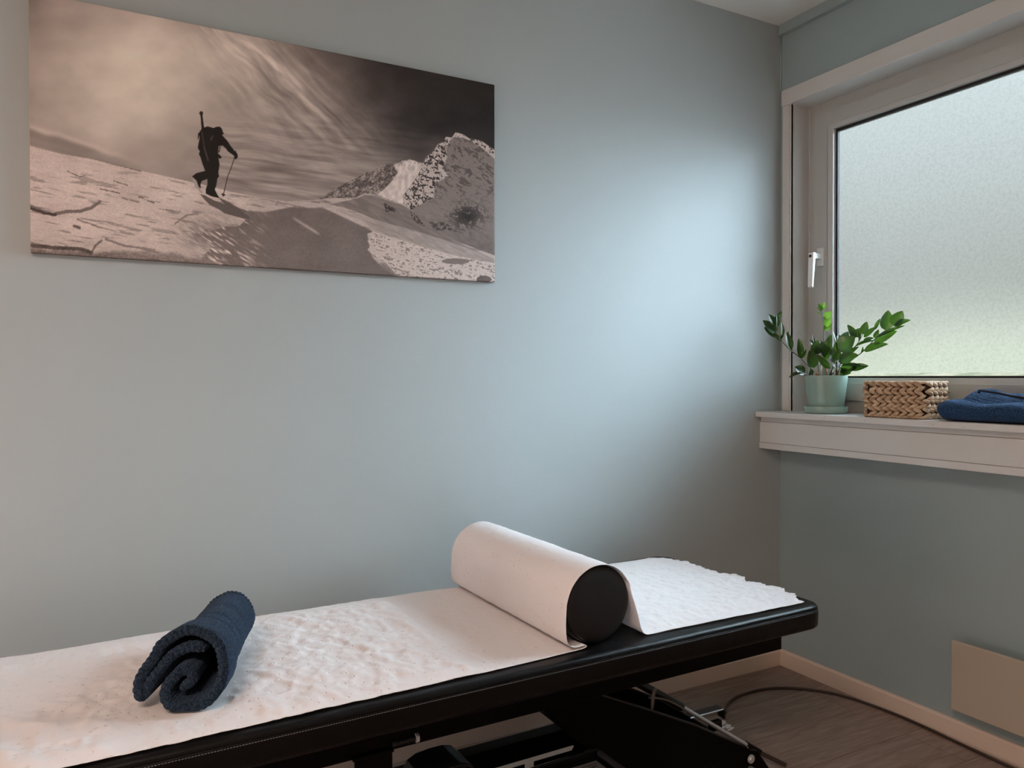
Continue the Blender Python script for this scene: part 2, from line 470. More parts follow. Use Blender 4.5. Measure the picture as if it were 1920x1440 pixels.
O4 = [(SA, SZ0), (SB, SZ0), (SB, SZ1), (SA, SZ1)]; I4 = [(BA, BZ0), (BB, BZ0), (BB, BZ1), (BA, BZ1)]
G4 = [(GA, GZ0), (GB, GZ0), (GB, GZ1), (GA, GZ1)]
mb = MB()
for k in range(4):                                            # mitred sash rails
    a, b, c, d = O4[k], O4[(k+1) % 4], I4[(k+1) % 4], I4[k]
    mb.prism([a, b, c, d], 0, 0.068, 0.120)
wpart(mb, 'sash', M_PVC, bevel=0.0012)
mb = MB()
for k in range(4):                                            # glazing beads, sloping in towards the glass
    a, b, c, d = I4[k], I4[(k+1) % 4], G4[(k+1) % 4], G4[k]
    def lerp(p, q, t): return (p[0]+(q[0]-p[0])*t, p[1]+(q[1]-p[1])*t)
    m1, m2 = lerp(a, d, 0.80), lerp(b, c, 0.80); c, d = lerp(b, c, 0.83), lerp(a, d, 0.83)
    vs = [(0.0705, *a), (0.0705, *b), (0.0712, *m2), (0.0712, *m1), (0.0890, *c), (0.0890, *d)]
    vs += [(0.100, p[1], p[2]) for p in vs]
    mb.add(vs, [(0,1,2,3), (3,2,4,5), (6,9,8,7), (9,11,10,8), (0,6,7,1), (5,4,10,11), (0,3,9,6), (3,5,11,9), (1,7,8,2), (2,8,10,4)])
wpart(mb, 'glazing_bead', M_BEAD)
mb = MB(); ring(mb, 0.0835, 0.099, GA + 0.0005, GB - 0.0005, GZ0 - 0.0005, GZ1 + 0.0005, 0.0045, 0.0075, 0.0040)
ring(mb, 0.0850, 0.0895, GA + 0.0045, GB - 0.0045, GZ0 - 0.0035, GZ1 + 0.0035, 0.0045, 0.0075, 0.0040)
wpart(mb, 'gasket', M_GASKET)
mb = MB(); mb.box(0.0905, 0.0965, GB - 0.006, GA + 0.006, GZ0 - 0.006, GZ1 + 0.006)
wpart(mb, 'glass_pane', M_GLASS)
# frosted film stuck on the room side of the pane, ending just above the lower bead
n = 90
vs = []; ytop = GZ1 - 0.004
for k in range(n + 1):
    y = GA - 0.006 + (GB - GA + 0.012) * k / n
    zb = GZ0 + 0.0090 + 0.0045 * min(1, k / 30.0) + 0.0008 * math.sin(k * 0.9) + 0.0006 * math.sin(k * 2.3)
    vs += [(0.0900, y, zb), (0.0900, y, ytop)]
mb = MB(); mb.add(vs, [(2*k, 2*k+2, 2*k+3, 2*k+1) for k in range(n)])
film = wpart(mb, 'frosted_film', M_FILM, recalc=False)
tag(film, 'frosted privacy film over the glass')
# handle
mb = MB(); mb.box(0.058, 0.068, -0.1465, -0.1195, 1.5225, 1.5900)
pl = wpart(mb, 'handle_plate', M_METALW, bevel=0.002)
mb = MB()
mb.box(0.016, 0.060, -0.1425, -0.1235, 1.5455, 1.5690)
wpart(mb, 'handle_neck', M_METALW, bevel=0.004, seg=3)
mb = MB()
mb.add([(0.009,-0.1445,1.5700),(0.026,-0.1445,1.5700),(0.026,-0.1215,1.5700),(0.009,-0.1215,1.5700),
        (0.004,-0.1430,1.4420),(0.014,-0.1430,1.4380),(0.014,-0.1230,1.4380),(0.004,-0.1230,1.4420)],
       [(0,1,2,3),(4,7,6,5),(0,4,5,1),(1,5,6,2),(2,6,7,3),(3,7,4,0)])
lever = wpart(mb, 'handle_lever', M_METALW, bevel=0.003, seg=3)
mb = MB(); mb.lathe([(0.0055, 0), (0.0055, 0.002)], (0.0062, -0.133, 1.556), 20, 'x')
mb.lathe([(0.0025, -0.0006), (0.0025, 0.002)], (0.0062, -0.133, 1.556), 12, 'x')
o = wpart(mb, 'keyhole', M_DARKM, smooth=True, angle=30)
# sill board and apron
mb = MB(); mb.box(-0.1355, 0.086, Y0 - 0.09, -0.0035, 0.959, 0.979)
sill = wpart(mb, 'window_sill', M_TRIM, bevel=0.0015)
mb = MB()
mb.box(-0.1060, 0, Y0 - 0.085, -0.0015, 0.9415, 0.959)
mb.box(-0.1110, 0, Y0 - 0.085, -0.0015, 0.8630, 0.9405)
mb.box(-0.1131, 0, Y0 - 0.085, -0.0015, 0.8400, 0.8620)
mb.box(-0.1000, 0, Y0 - 0.084, -0.0025, 0.8420, 0.9580)
wpart(mb, 'sill_apron', M_TRIM, bevel=0.001)
# little flecks in the sill paint
mb = MB()
for (y, z) in [(-0.19, .970), (-0.312, .965), (-0.316, .974), (-0.47, .969), (-0.70, .968), (-0.79, .966)]:
    mb.box(-0.1358, -0.1352, y - .0008, y + .0008, z - .0010, z + .0010)
wpart(mb, 'paint_chip', M_DARKM)

# ================================================================== panel heater under the window
ht = tag(empty('panel_heater', (-0.045, -1.25, 0.115)), 'beige enamelled flat panel heater on the wall under the window', 'heater')
def hp(mb, name, mat, **k):
    o = mb.build(name, mat, None, **k); o.data.transform(Matrix.Translation((0.045, 1.25, -0.115))); o.parent = ht; return o
mb = MB(); mb.box(-0.070, -0.058, -1.80, -0.7155, 0.1155, 0.3245); hp(mb, 'front_panel', M_HEATER, bevel=0.003)
mb = MB(); mb.box(-0.058, -0.048, -1.79, -0.7210, 0.1300, 0.3200); hp(mb, 'back_panel', M_HEATER, bevel=0.002)
mb = MB(); mb.box(-0.048, -0.002, -1.70, -0.86, 0.17, 0.27); hp(mb, 'wall_bracket', M_DARKM)

# ================================================================== canvas print
CL, CB, CW, CH, CT = -2.4418, 1.4011, 1.2, 0.6, 0.020
NU, NV = 1000, 500
# tracing frame: homography from the traced corner points of the picture to its own (u, v)
def homog(src, dst):
    A = []
    for (x, y), (u, v) in zip(src, dst):
        A.append([x, y, 1, 0, 0, 0, -u*x, -u*y, -u]); A.append([0, 0, 0, x, y, 1, -v*x, -v*y, -v])
    _, _, vt = np.linalg.svd(np.array(A)); return vt[-1].reshape(3, 3)
Hm = homog([(0, 1), (1, 1), (1, 0), (0, 0)], [(52.5, -19.0), (925.5, 158.3), (928.5, 528.8), (58.5, 474.5)])
def paint(u, v):
    w = Hm[2, 0]*u + Hm[2, 1]*v + Hm[2, 2]
    X = (Hm[0, 0]*u + Hm[0, 1]*v + Hm[0, 2]) / w; Y = (Hm[1, 0]*u + Hm[1, 1]*v + Hm[1, 2]) / w
    def lin(c): return np.array(srgb(*c)[:3])
    def poly(pts, jit=0.35):
        pts = np.array(pts, float); acc = 0
        for dx, dy in ((-jit, -jit), (jit, -jit), (-jit, jit), (jit, jit)):
            x = X + dx; y = Y + dy; ins = np.zeros(X.shape, bool)
            bb = (x > pts[:, 0].min()-1) & (x < pts[:, 0].max()+1) & (y > pts[:, 1].min()-1) & (y < pts[:, 1].max()+1)
            xs, ys = x[bb], y[bb]; r = np.zeros(xs.shape, bool)
            for i in range(len(pts)):
                x1, y1 = pts[i]; x2, y2 = pts[(i+1) % len(pts)]
                c = ((y1 > ys) != (y2 > ys))
                with np.errstate(divide='ignore', invalid='ignore'):
                    r ^= c & (xs < (x2-x1)*(ys-y1)/(y2-y1+1e-12) + x1)
            ins[bb] = r; acc = acc + ins
        return acc / 4.0
    def c1(L): return [(x/2.0, y/2.0) for x, y in L]                    # traced at 2x
    def c6(L): return [(560 + x/4.5, 220 + y/4.5) for x, y in L]
    def cs(L): return [(300 + x/6.545, 180 + y/6.545) for x, y in L]
    out = np.zeros(X.shape + (3,))
    def lay(mask, col):
        nonlocal out
        col = np.asarray(col)
        out = out*(1-mask[..., None]) + mask[..., None]*col
    # ---- sky: values in display tone 0..255 (grey), toned to sepia at the end
    wx = X + 60*(fbm(50, X/90, Y/90, 3)-0.5); wy = Y + 60*(fbm(60, X/90, Y/90, 3)-0.5)
    d = np.hypot((wx-262)/1.15, (wy-140))
    tone = 126 + 88*np.exp(-(d/165.0)**2)
    diag = (X-470)*0.74 - (Y-60)*0.55                                    # + to the dark upper right
    tone = tone + 20*np.exp(-((diag+40)/70)**2)*sstep(330, 100, Y)
    tone = tone*(1-sstep(0, 190, diag+40*(fbm(3, X/60, Y/60, 3)-0.5))*0.70)
    tone = np.where(True, tone + 26*sstep(230, 360, Y)*sstep(-10, 180, diag), tone)
    # long wisps
    ang = math.atan2(230, 240); ca, sa = math.cos(ang), math.sin(ang)
    p = X*ca + Y*sa; q = -X*sa + Y*ca
    wisp = fbm(21, p/55, q/9 + 1.5*fbm(5, p/60, q/60, 2), 5)
    band = np.exp(-((q+170+0*p)/55)**2) * sstep(330, 420, X) * sstep(320, 120, Y-0.1*X)
    tone += (wisp-0.45)*85*np.exp(-((diag+5)/80)**2)*sstep(350, 200, Y)*sstep(300, 380, X)
    ln_ = np.exp(-((q - (-0.70*505+0.72*120) - 14*(fbm(9, p/70, p*0, 3)-0.5))/7)**2)*sstep(430, 480, X)*sstep(650, 560, X)
    tone += 34*ln_*(0.5+wisp)
    hz = fbm(31, X/85, (Y - 0.14*X)/7 + fbm(8, X/70, Y/70, 2), 5)
    tone += (hz-0.48)*85*sstep(190, 300, Y)*sstep(330, 470, X)*sstep(880, 600, X)
    tone += (fbm(71, X/70, Y/45, 4)-0.5)*34
    tone -= 26*sstep(120, 50, X)*sstep(120, 0, Y)
    # soft distant slope at left
    fy = 243 + (X-55)*0.33 + 6*(fbm(12, X/40, Y/40, 2)-0.5)
    tone = tone*(1-0.17*sstep(-9, 2, Y-fy)*sstep(30, 6, Y-fy)*sstep(300, 170, X))
    fy2 = 268 + (X-55)*0.27
    tone = tone*(1-0.10*np.exp(-((Y-fy2)/5)**2)*sstep(330, 200, X))
    tone = tone + 20*np.exp(-((Y-fy+7)/6)**2)*sstep(280, 120, X)
    # ---- far mountains
    small = poly(c6([(175,692),(380,565),(470,520),(560,475),(590,455),(640,450),(700,402),(790,398),(810,390),(870,365),(935,352),(990,368),(1060,384),(1060,760),(175,760)]))
    mtx = 0.5*fbm(33, (X+Y*0.5)/7, (Y-X*0.3)/8, 3) + 0.5*fbm(34, (X+Y*0.5)/2.4, (Y-X*0.3)/2.2, 3)
    mt = 118 + 120*(mtx-0.5)
    mt = mt - 58*sstep(0.50, 0.58, mtx) + 50*sstep(0.44, 0.38, mtx)
    tone = tone*(1-small) + small*mt
    field = poly(c6([(800,405),(870,368),(940,355),(1050,390),(1010,480),(960,560),(885,655),(890,740),(660,655),(740,590),(800,520),(838,462)]), 0.6)
    tone = tone*(1-field) + field*(188 + 60*(fbm(35, X/6, Y/9, 4)-0.5) - 40*(fbm(36, X/3, Y/5, 3) > 0.66)*sstep(330, 300, Y))
    big = poly(c6([(1050,384),(1075,330),(1130,290),(1170,225),(1215,205),(1240,160),(1288,168),(1320,122),(1380,140),(1440,175),(1530,190),(1600,240),(1700,300),(1700,1260),(1250,1100),(1050,860),(880,740),(890,655),(960,560),(1010,480)]))
    r1 = 0.45*fbm(37, (X*0.8+Y*0.6)/6.5, (Y*0.8-X*0.6)/5.0, 3) + 0.55*fbm(38, (X*0.7+Y*0.7)/2.6, (Y*0.7-X*0.7)/1.8, 3)
    r2_ = 0.5*fbm(39, (X*0.8+Y*0.6)/13, (Y*0.8-X*0.6)/6, 3) + 0.5*fbm(40, (X*0.75+Y*0.66)/4.5, (Y*0.75-X*0.66)/1.9, 4)
    bt = 122 - 18*sstep(380, 470, Y) + 36*(r2_-0.5)
    bt = bt - 46*sstep(0.48, 0.62, r2_)*sstep(410, 340, Y)
    lump = np.exp(-(((X-875)/34)**2 + ((Y-405)/24)**2))
    bt = bt - 75*sstep(0.72, 0.62, 1-r1*1.1+0.35*(1-lump))*lump
    litf = poly(c6([(1050,384),(1075,330),(1130,290),(1170,225),(1215,205),(1240,160),(1300,160),(1240,260),(1250,340),(1210,430),(1270,490),(1150,560),(1140,680),(1090,700),(950,780),(880,740),(890,655),(960,560),(1010,480)]), 0.8)
    lt = 182 + 80*(r1-0.5); k_ = sstep(0.50, 0.57, r1); lt = lt*(1-k_) + 48*k_
    crest = poly(c6([(1290,165),(1320,122),(1380,140),(1440,175),(1530,190),(1600,240),(1700,310),(1650,350),(1560,270),(1450,200),(1380,170)]), 0.6)
    bt = bt*(1-litf) + litf*lt
    bt = bt*(1-crest) + crest*(180 - 120*sstep(0.53, 0.60, r1))
    tone = tone*(1-big) + big*bt
    # ---- near ridge, everything below it starts as lit snow
    ridge = poly([(50, 272), (80, 280), (120, 290), (165, 297), (250, 317), (330, 335), (375, 345), (435, 360), (490, 370), (540, 378), (575, 376), (600, 374),
                  (625, 371), (650, 372), (667, 371), (684, 362), (702, 365), (729, 375), (757, 384), (770, 392), (800, 420), (850, 450), (930, 480), (930, 540), (40, 540)])
    st = fbm(41, (X + 2.2*Y)/60, (Y - 0.20*X)/5, 5)
    fine = fbm(43, X/3.2, Y/2.2, 4)
    sn = 186 + 26*(fbm(45, X/80, Y/40, 3)-0.5) + 46*(fine-0.5)*0.6
    sn = sn - 44*sstep(0.62, 0.74, st)*sstep(300, 345, Y) + 16*(fbm(42, (X + 2.2*Y)/30, (Y-0.2*X)/2.6, 3)-0.5)
    sn = sn - 20*sstep(440, 500, X)
    def stroke(pts, wd, dark):
        nonlocal sn
        pts = np.array(pts, float); best = np.full(X.shape, 1e9)
        for i in range(len(pts)-1):
            a, b = pts[i], pts[i+1]; ab = b-a; L2 = (ab**2).sum()
            t = np.clip(((X-a[0])*ab[0] + (Y-a[1])*ab[1])/L2, 0, 1)
            best = np.minimum(best, np.hypot(X-a[0]-t*ab[0], Y-a[1]-t*ab[1]))
        k = sstep(wd, wd*0.4, best + 2.5*(fine-0.5))
        sn = sn*(1-k) + k*dark
    stroke([(58,388),(80,397),(100,403),(125,398),(150,397),(172,391),(187,380)], 4.5, 105)
    stroke([(58,392),(85,401),(105,404)], 3.5, 62)
    stroke([(190,302),(230,312),(265,321)], 1.6, 105)
    stroke([(128,322),(150,332),(160,330)], 1.6, 110)
    stroke([(190,355),(225,363)], 1.7, 100); stroke([(262,370),(290,381)], 1.5, 100); stroke([(215,340),(240,348)], 1.4, 110)
    stroke([(140,425),(150,428)], 4.0, 95); stroke([(145,412),(190,428)], 2.0, 120)
    stroke([(172,478),(180,462),(192,452)], 3.0, 118)
    stroke([(60,462),(100,466),(150,468),(170,474)], 5.0, 92); stroke([(200,450),(235,462),(290,470)], 3.0, 128)
    stroke([(330,420),(352,404),(372,402)], 2.5, 126); stroke([(230,372),(262,380)], 1.4, 118); stroke([(300,392),(340,398)], 1.4, 120)
    # rough eroded bank and dark foot of the picture
    rough = np.exp(-(((X-395)/62)**2 + ((Y-440)/34)**2))
    er = fbm(47, (X-0.4*Y)/9, (Y-0.55*X)/3.5, 5)
    sn = sn*(1-0.9*rough) + 0.9*rough*(112 + 150*(er-0.40))
    foot = sstep(-6, 8, Y - (462 + 0.045*X) + 16*(fbm(49, X/22, Y/22, 3)-0.5))
    sn = sn*(1-foot*0.62) + foot*0.62*(88 + 60*(fine-0.5))
    sn = sn - 34*sstep(425, 470, Y)*sstep(330, 120, X)*fbm(46, X/14, Y/6, 4)
    tone = tone*(1-ridge) + ridge*sn
    # shaded slopes to the right
    mid = poly(c6([(260,735),(480,690),(560,655),(640,660),(760,704),(880,740),(940,775),(1060,850),(1200,960),(1400,1080),(1690,1220),(1400,1098),(1110,1000),(900,940),(780,908),(640,860),(500,800),(380,760)]), 0.6)
    tone = tone*(1-mid) + mid*(112 + 34*(fbm(51, X/22, (Y-0.5*X)/5, 4)-0.45))
    rk = poly(c6([(720,720),(760,740),(830,780),(860,810),(780,790),(740,800)])) + poly(c6([(940,780),(990,820),(1040,880),(1070,925),(1000,890),(960,850)]))
    rk = rk + 0.8*poly(c6([(1100,880),(1160,890),(1230,880),(1330,960),(1400,980),(1260,950),(1150,955)]))
    tone = tone - 55*np.clip(rk, 0, 1)*(fine > 0.42)
    shade = poly(c1([(890,778),(930,790),(1000,796),(1090,778),(1160,782),(1210,778),(1290,815),(1400,868),(1380,880),(1395,960),(1430,1000),(1490,1040),(840,1000),(760,965),(800,930),(760,880),(850,850),(900,850),(930,818)]), 0.8)
    shc = 104 + 20*(fbm(53, X/50, Y/30, 3)-0.5) + 16*(fine-0.5)
    str_ = np.exp(-((Y - (390 + 0.62*(X-520)) )/3.0)**2)*sstep(545, 560, X)*sstep(605, 592, X)
    tone = tone*(1-shade) + shade*(shc + 55*str_)
    hump = np.clip(fbm(55, (X-0.5*Y)/12, (Y-0.6*X)/4, 4)-0.52, 0, 1)*shade*sstep(520, 430, X)
    tone = tone + 420*hump
    roadb = poly(c6([(200,745),(300,765),(420,830),(560,880),(640,960),(780,1010),(1000,1075),(1300,1160),(1700,1240),(1700,1215),(1400,1092),(1110,998),(900,932),(780,905),(600,850),(420,790),(300,742)]), 0.7)
    tone = tone*(1-roadb) + roadb*(146 + 34*(fbm(57, X/14, (Y-0.45*X)/3.5, 4)-0.5) + 22*sstep(700, 600, X))
    litr = poly(c6([(585,980),(660,985),(780,1012),(1000,1078),(1300,1165),(1700,1242),(1700,1450),(840,1340),(740,1230),(640,1170),(585,1120),(612,1085),(585,1045),(605,1025)]), 0.6)
    spk = 0.5*fbm(59, X/9, (Y-0.30*X)/3.2, 3) + 0.5*fbm(60, X/3.2, (Y-0.30*X)/1.4, 3)
    lr = 188 + 70*(spk-0.5) - 80*sstep(0.54, 0.62, spk)
    lr = np.where((((X-855)/26)**2 + ((Y-490)/5.5)**2) < 1, 112, lr)
    lr = np.where((((X-908)/14)**2 + ((Y-524)/7)**2) < 1, 92, lr)
    tone = tone*(1-litr) + litr*lr
    # skier's shadow, then the skier
    shd = poly(cs([(500,1208),(560,1222),(680,1290),(800,1330),(740,1262),(700,1230),(780,1270),(860,1310),(960,1368),(1050,1440),(1120,1500),(1060,1515),(800,1445),(740,1400),(620,1340),(560,1280)]))
    tone = tone*(1-shd) + shd*88
    def put(L, val):
        nonlocal tone
        m = poly(cs(L), 0.3); tone = tone*(1-m) + m*val
    put([(400,985),(450,960),(480,1000),(505,1090),(500,1145),(535,1190),(520,1200),(440,1120),(412,1050)], 150)
    put([(478,200),(490,205),(495,188),(512,183),(532,198),(526,240),(545,385),(548,420),(515,420),(500,240)], 34)
    put([(490,440),(520,395),(590,372),(660,392),(700,375),(740,376),(765,405),(778,445),(795,462),(765,472),(775,490),(830,548),(870,610),(925,680),(932,665),(940,690),(955,710),(962,745),(940,778),(915,768),(915,735),(880,708),(840,682),(810,640),(775,608),(745,608),(748,650),(735,690),(712,700),(765,750),(745,772),(722,760),(738,840),(722,940),(732,990),(712,1012),(700,1090),(680,1150),(700,1190),(720,1225),(738,1258),(640,1235),(570,1200),(568,1150),(588,1090),(588,1020),(520,1045),(505,1080),(505,1140),(480,1110),(455,1040),(400,990),(450,950),(560,920),(530,840),(500,745),(482,715),(495,680),(470,640),(475,600),(485,550),(490,520),(484,470),(478,530),(468,530),(470,465)], 22)
    put([(720,610),(745,612),(746,660),(716,692)], 100)
    put([(512,430),(524,430),(548,600),(607,795),(590,800),(545,660)], 66)
    put([(620,520),(650,480),(660,500),(630,560)], 60)
    for a, b in (((918,765),(872,905)), ((872,905),(838,985)), ((838,985),(790,1200))):
        put([(a[0]-5,a[1]),(a[0]+5,a[1]),(b[0]+5,b[1]),(b[0]-5,b[1])], 40)
    put([(758,1203),(785,1196),(812,1215),(784,1238)], 35)
    tone = tone + 7*(fbm(77, X/1.3, Y/1.3, 2)-0.5)*ridge
    tone = np.clip(tone, 14, 222)
    # sepia toning
    t = tone/255.0
    lum = np.where(t <= 0.04045, t/12.92, ((t+0.055)/1.055)**2.4)
    tint = np.stack([1.12 + 0.06*(1-t), 0.985 - 0.03*(1-t), 0.905 - 0.03*(1-t)], -1)
    warm = (np.exp(-((X-265)/260)**2 - ((Y-160)/150)**2)*(1-ridge))[..., None]
    tint = tint*(1 - warm*np.array([0.03, -0.01, 0.06]))
    return np.clip(lum[..., None]*tint*1.22, 0, 0.9)

us = np.linspace(0, 1, NU + 1); vs_ = np.linspace(0, 1, NV + 1)
U, V = np.meshgrid(us, vs_, indexing='ij')
cols = paint(U, V)
weave = 0.0
xs = CL + CW*U; zs = CB + CH*V
edge = np.minimum(np.minimum(U, 1-U)*CW, np.minimum(V, 1-V)*CH)
yfront = -CT + 0.0016*(1 - np.clip(edge/0.003, 0, 1))**2
verts = np.stack([xs, yfront, zs], -1).reshape(-1, 3)
def vid(i, j): return i*(NV+1) + j
I, J = np.meshgrid(np.arange(NU), np.arange(NV), indexing='ij')
quads = np.stack([vid(I, J), vid(I+1, J), vid(I+1, J+1), vid(I, J+1)], -1).reshape(-1, 4)
# sides + back: perimeter loop pushed to the wall side
per = [(i, 0) for i in range(0, NU, 4)] + [(NU, j) for j in range(0, NV, 4)] + [(i, NV) for i in range(NU, 0, -4)] + [(0, j) for j in range(NV, 0, -4)]
pid = [vid(i, j) for i, j in per]
base = len(verts)
back = verts[pid].copy(); back[:, 1] = -0.0012
mid_ = verts[pid].copy(); mid_[:, 1] = -CT + 0.004
verts = np.vstack([verts, mid_, back])
n = len(pid); faces = quads.tolist()
for k in range(n):
    k2 = (k+1) % n
    faces.append([pid[k2], pid[k], base+k, base+k2])
    faces.append([base+k2, base+k, base+n+k, base+n+k2])
faces.append([base+n+k for k in range(n)])
me = bpy.data.meshes.new('canvas_print')
me.from_pydata(verts.tolist(), [], faces)
colattr = me.color_attributes.new('print', 'FLOAT_COLOR', 'POINT')
pc = cols.reshape(-1, 3); ec = pc[pid]*0.5
allc = np.vstack([pc, ec, ec]); allc = np.hstack([allc, np.ones((len(allc), 1))])
colattr.data.foreach_set('color', allc.astype(np.float32).ravel())
me.update()
canvas = bpy.data.objects.new('canvas_print', me); COL.objects.link(canvas)
M_CANVAS, nt_, lk_, b_ = new_mat('printed_canvas', (0.5, 0.5, 0.5), 0.6, 0, 0.3)
at_ = nt_.new('ShaderNodeVertexColor'); at_.layer_name = 'print'
lk_.new(at_.outputs['Color'], b_.inputs['Base Color'])
add_bump(nt_, lk_, b_, 900, 0.10, 0.0006, 2)
me.materials.append(M_CANVAS)
tag(canvas, 'wide sepia canvas print of a skier climbing a snowy mountain ridge', 'picture')
recentre(canvas, (CL + CW/2, 0, CB))

# ================================================================== treatment couch
TO = Vector((-0.7051, -0.7644, 0.0)); TR = math.radians(1.5)
TM = Matrix.Translation(TO) @ Matrix.Rotation(TR, 4, 'Z')
H = 0.530; XE = 0.036; XS = -2.35; WD = 0.625                    # top height, head end, foot end, width
def couch_local(o, c):
    """top-level mesh given in couch coordinates: origin to c, then placed in the room"""
    o.data.transform(Matrix.Translation(-Vector(c)))
    o.matrix_world = TM @ Matrix.Translation(c)
    return o
couch = tag(empty('treatment_couch', TO, TR), 'black vinyl height-adjustable treatment couch along the back wall', 'treatment couch')

# cushion
def round_rect(x0, x1, y0, y1, r, n=8):
    pts = []
    for cx, cy, a0 in ((x1-r, y1-r, 0), (x0+r, y1-r, 90), (x0+r, y0+r, 180), (x1-r, y0+r, 270)):
        for k in range(n+1):
            a = math.radians(a0 + 90*k/n); pts.append((cx + r*math.cos(a), cy + r*math.sin(a)))
    # subdivide the straight runs
    out = []
    for i, p in enumerate(pts):
        q = pts[(i+1) % len(pts)]; out.append(p)
        L = math.dist(p, q); m = int(L/0.03)
        for k in range(1, m): out.append((p[0]+(q[0]-p[0])*k/m, p[1]+(q[1]-p[1])*k/m))
    return out
prof = [(0.060, H), (0.030, H), (0.014, H-0.0002), (0.009, H-0.0010), (0.005, H-0.0030), (0.0025, H-0.0065), (0.0016, H-0.0100),
        (0.0030, H-0.0112), (0.0012, H-0.0125), (0.0, H-0.018), (0.0, H-0.030), (0.0004, H-0.045), (0.002, H-0.054), (0.008, H-0.0595), (0.022, H-0.061)]
loops = []
for ins, z in prof:
    R = max(0.050 - ins, 0.004)
    # keep the vertex count the same: scale the base outline instead of regenerating it
    loops.append((ins, z))
base_out = round_rect(XS, XE, 0, WD, 0.050)
def inset(p, d):
    cx = min(max(p[0], XS+0.05), XE-0.05); cy = min(max(p[1], 0.05), WD-0.05)
    vx, vy = p[0]-cx, p[1]-cy; L = math.hypot(vx, vy)
    if L < 1e-9: return p
    s = (0.05-d)/L if abs(L-0.05) < 1e-3 or L > 0.0 else 1
    return (cx + vx*s, cy + vy*s) if d < 0.05 else (cx + vx*0.02, cy + vy*0.02)
mb = MB(); nb = len(base_out); vs = []; fs = []
for li, (ins, z) in enumerate(loops):
    for k, p in enumerate(base_out):
        q = inset(p, ins); zz = z
        if 2 <= li <= 8:
            zz += 0.0002*math.sin(k*2.1) + 0.0002*math.sin(k*5.3+li)
        vs.append((q[0], q[1]*(1 - 0.058*min(max((-q[0]-0.85)/0.87, 0), 1.5)), zz))
for i in range(len(loops)-1):
    for k in range(nb): fs.append((i*nb+k, (i+1)*nb+k, (i+1)*nb+(k+1) % nb, i*nb+(k+1) % nb))
fs.append(tuple(range(nb))); fs.append(tuple(range((len(loops)-1)*nb, len(loops)*nb))[::-1])
mb.add(vs, fs)
cush = mb.build('cushion', M_BLACKV, couch, smooth=True, angle=55)
# double row of stitches along the seam
mb = MB()
def stitch_run(p, q, z, off):
    L = math.dist(p, q); n = int(L/0.0048); dx, dy = (q[0]-p[0])/L, (q[1]-p[1])/L
    for k in range(n):
        a = k*0.0048; b = a + 0.0030
        x0, y0 = p[0]+dx*a, p[1]+dy*a; x1, y1 = p[0]+dx*b, p[1]+dy*b
        t = 0.00040; nx_, ny_ = dy*off, -dx*off
        mb.add([(x0+nx_, y0+ny_, z-t), (x1+nx_, y1+ny_, z-t), (x1+nx_, y1+ny_, z+t), (x0+nx_, y0+ny_, z+t),
                (x0, y0, z-t), (x1, y1, z-t), (x1, y1, z+t), (x0, y0, z+t)],
               [(0,1,2,3),(4,7,6,5),(0,4,5,1),(1,5,6,2),(2,6,7,3),(3,7,4,0)])
stitch_run((XS+0.05, 0.0002), (XE-0.05, 0.0002), H-0.0150, 0.0008)
arc = [(XE-0.05+0.05*math.sin(a), 0.05-0.05*math.cos(a)) for a in [math.radians(9*k) for k in range(11)]]
for a, b in zip(arc[:-1], arc[1:]): stitch_run(a, b, H-0.0150, 0.0007)
stitch_run((XE, 0.05), (XE, WD-0.05), H-0.0150, 0.0007)
tag(mb.build('stitching', M_STITCH, couch, recalc=False), 'grey stitching along the seam')

# steel frame under the cushion
mb = MB()
mb.box(XS+0.03, -0.075, 0.048, 0.088, 0.4185, H-0.0605)
mb.box(XS+0.03, -0.075, WD-0.088, WD-0.048, 0.4185, H-0.0605)
mb.box(-0.115, -0.075, 0.088, WD-0.088, 0.4185, H-0.0605)
mb.box(XS+0.03, XS+0.07, 0.088, WD-0.088, 0.4185, H-0.0605)
mb.box(-1.05, -1.01, 0.088, WD-0.088, 0.4250, H-0.0605)
mb.build('top_frame', M_BLACKM, couch, bevel=0.002)
# floor frame
mb = MB()
mb.box(-1.75, -0.030, 0.200, 0.245, 0.034, 0.0930)
mb.box(-1.75, -0.030, 0.500, 0.545, 0.034, 0.1150)
mb.box(-0.075, -0.030, 0.245, 0.500, 0.034, 0.0800)
mb.box(-1.75, -1.705, 0.245, 0.500, 0.034, 0.0930)
fr = mb.build('floor_frame', M_BLACKM, couch, bevel=0.002)
mb = MB(); mb.box(-0.225, -0.031, 0.1992, 0.2005, 0.0900, 0.0936)
mb.build('frame_edge', M_CHROME, couch)
for (x, y) in ((-0.10, 0.222), (-0.10, 0.522), (-1.68, 0.222), (-1.68, 0.522)):
    mb = MB(); mb.lathe([(0.022, 0), (0.024, 0.006), (0.016, 0.034), (0.008, 0.040)], (x, y, 0), 20)
    mb.build('levelling_foot', M_PLASTIC, couch, smooth=True, angle=40)
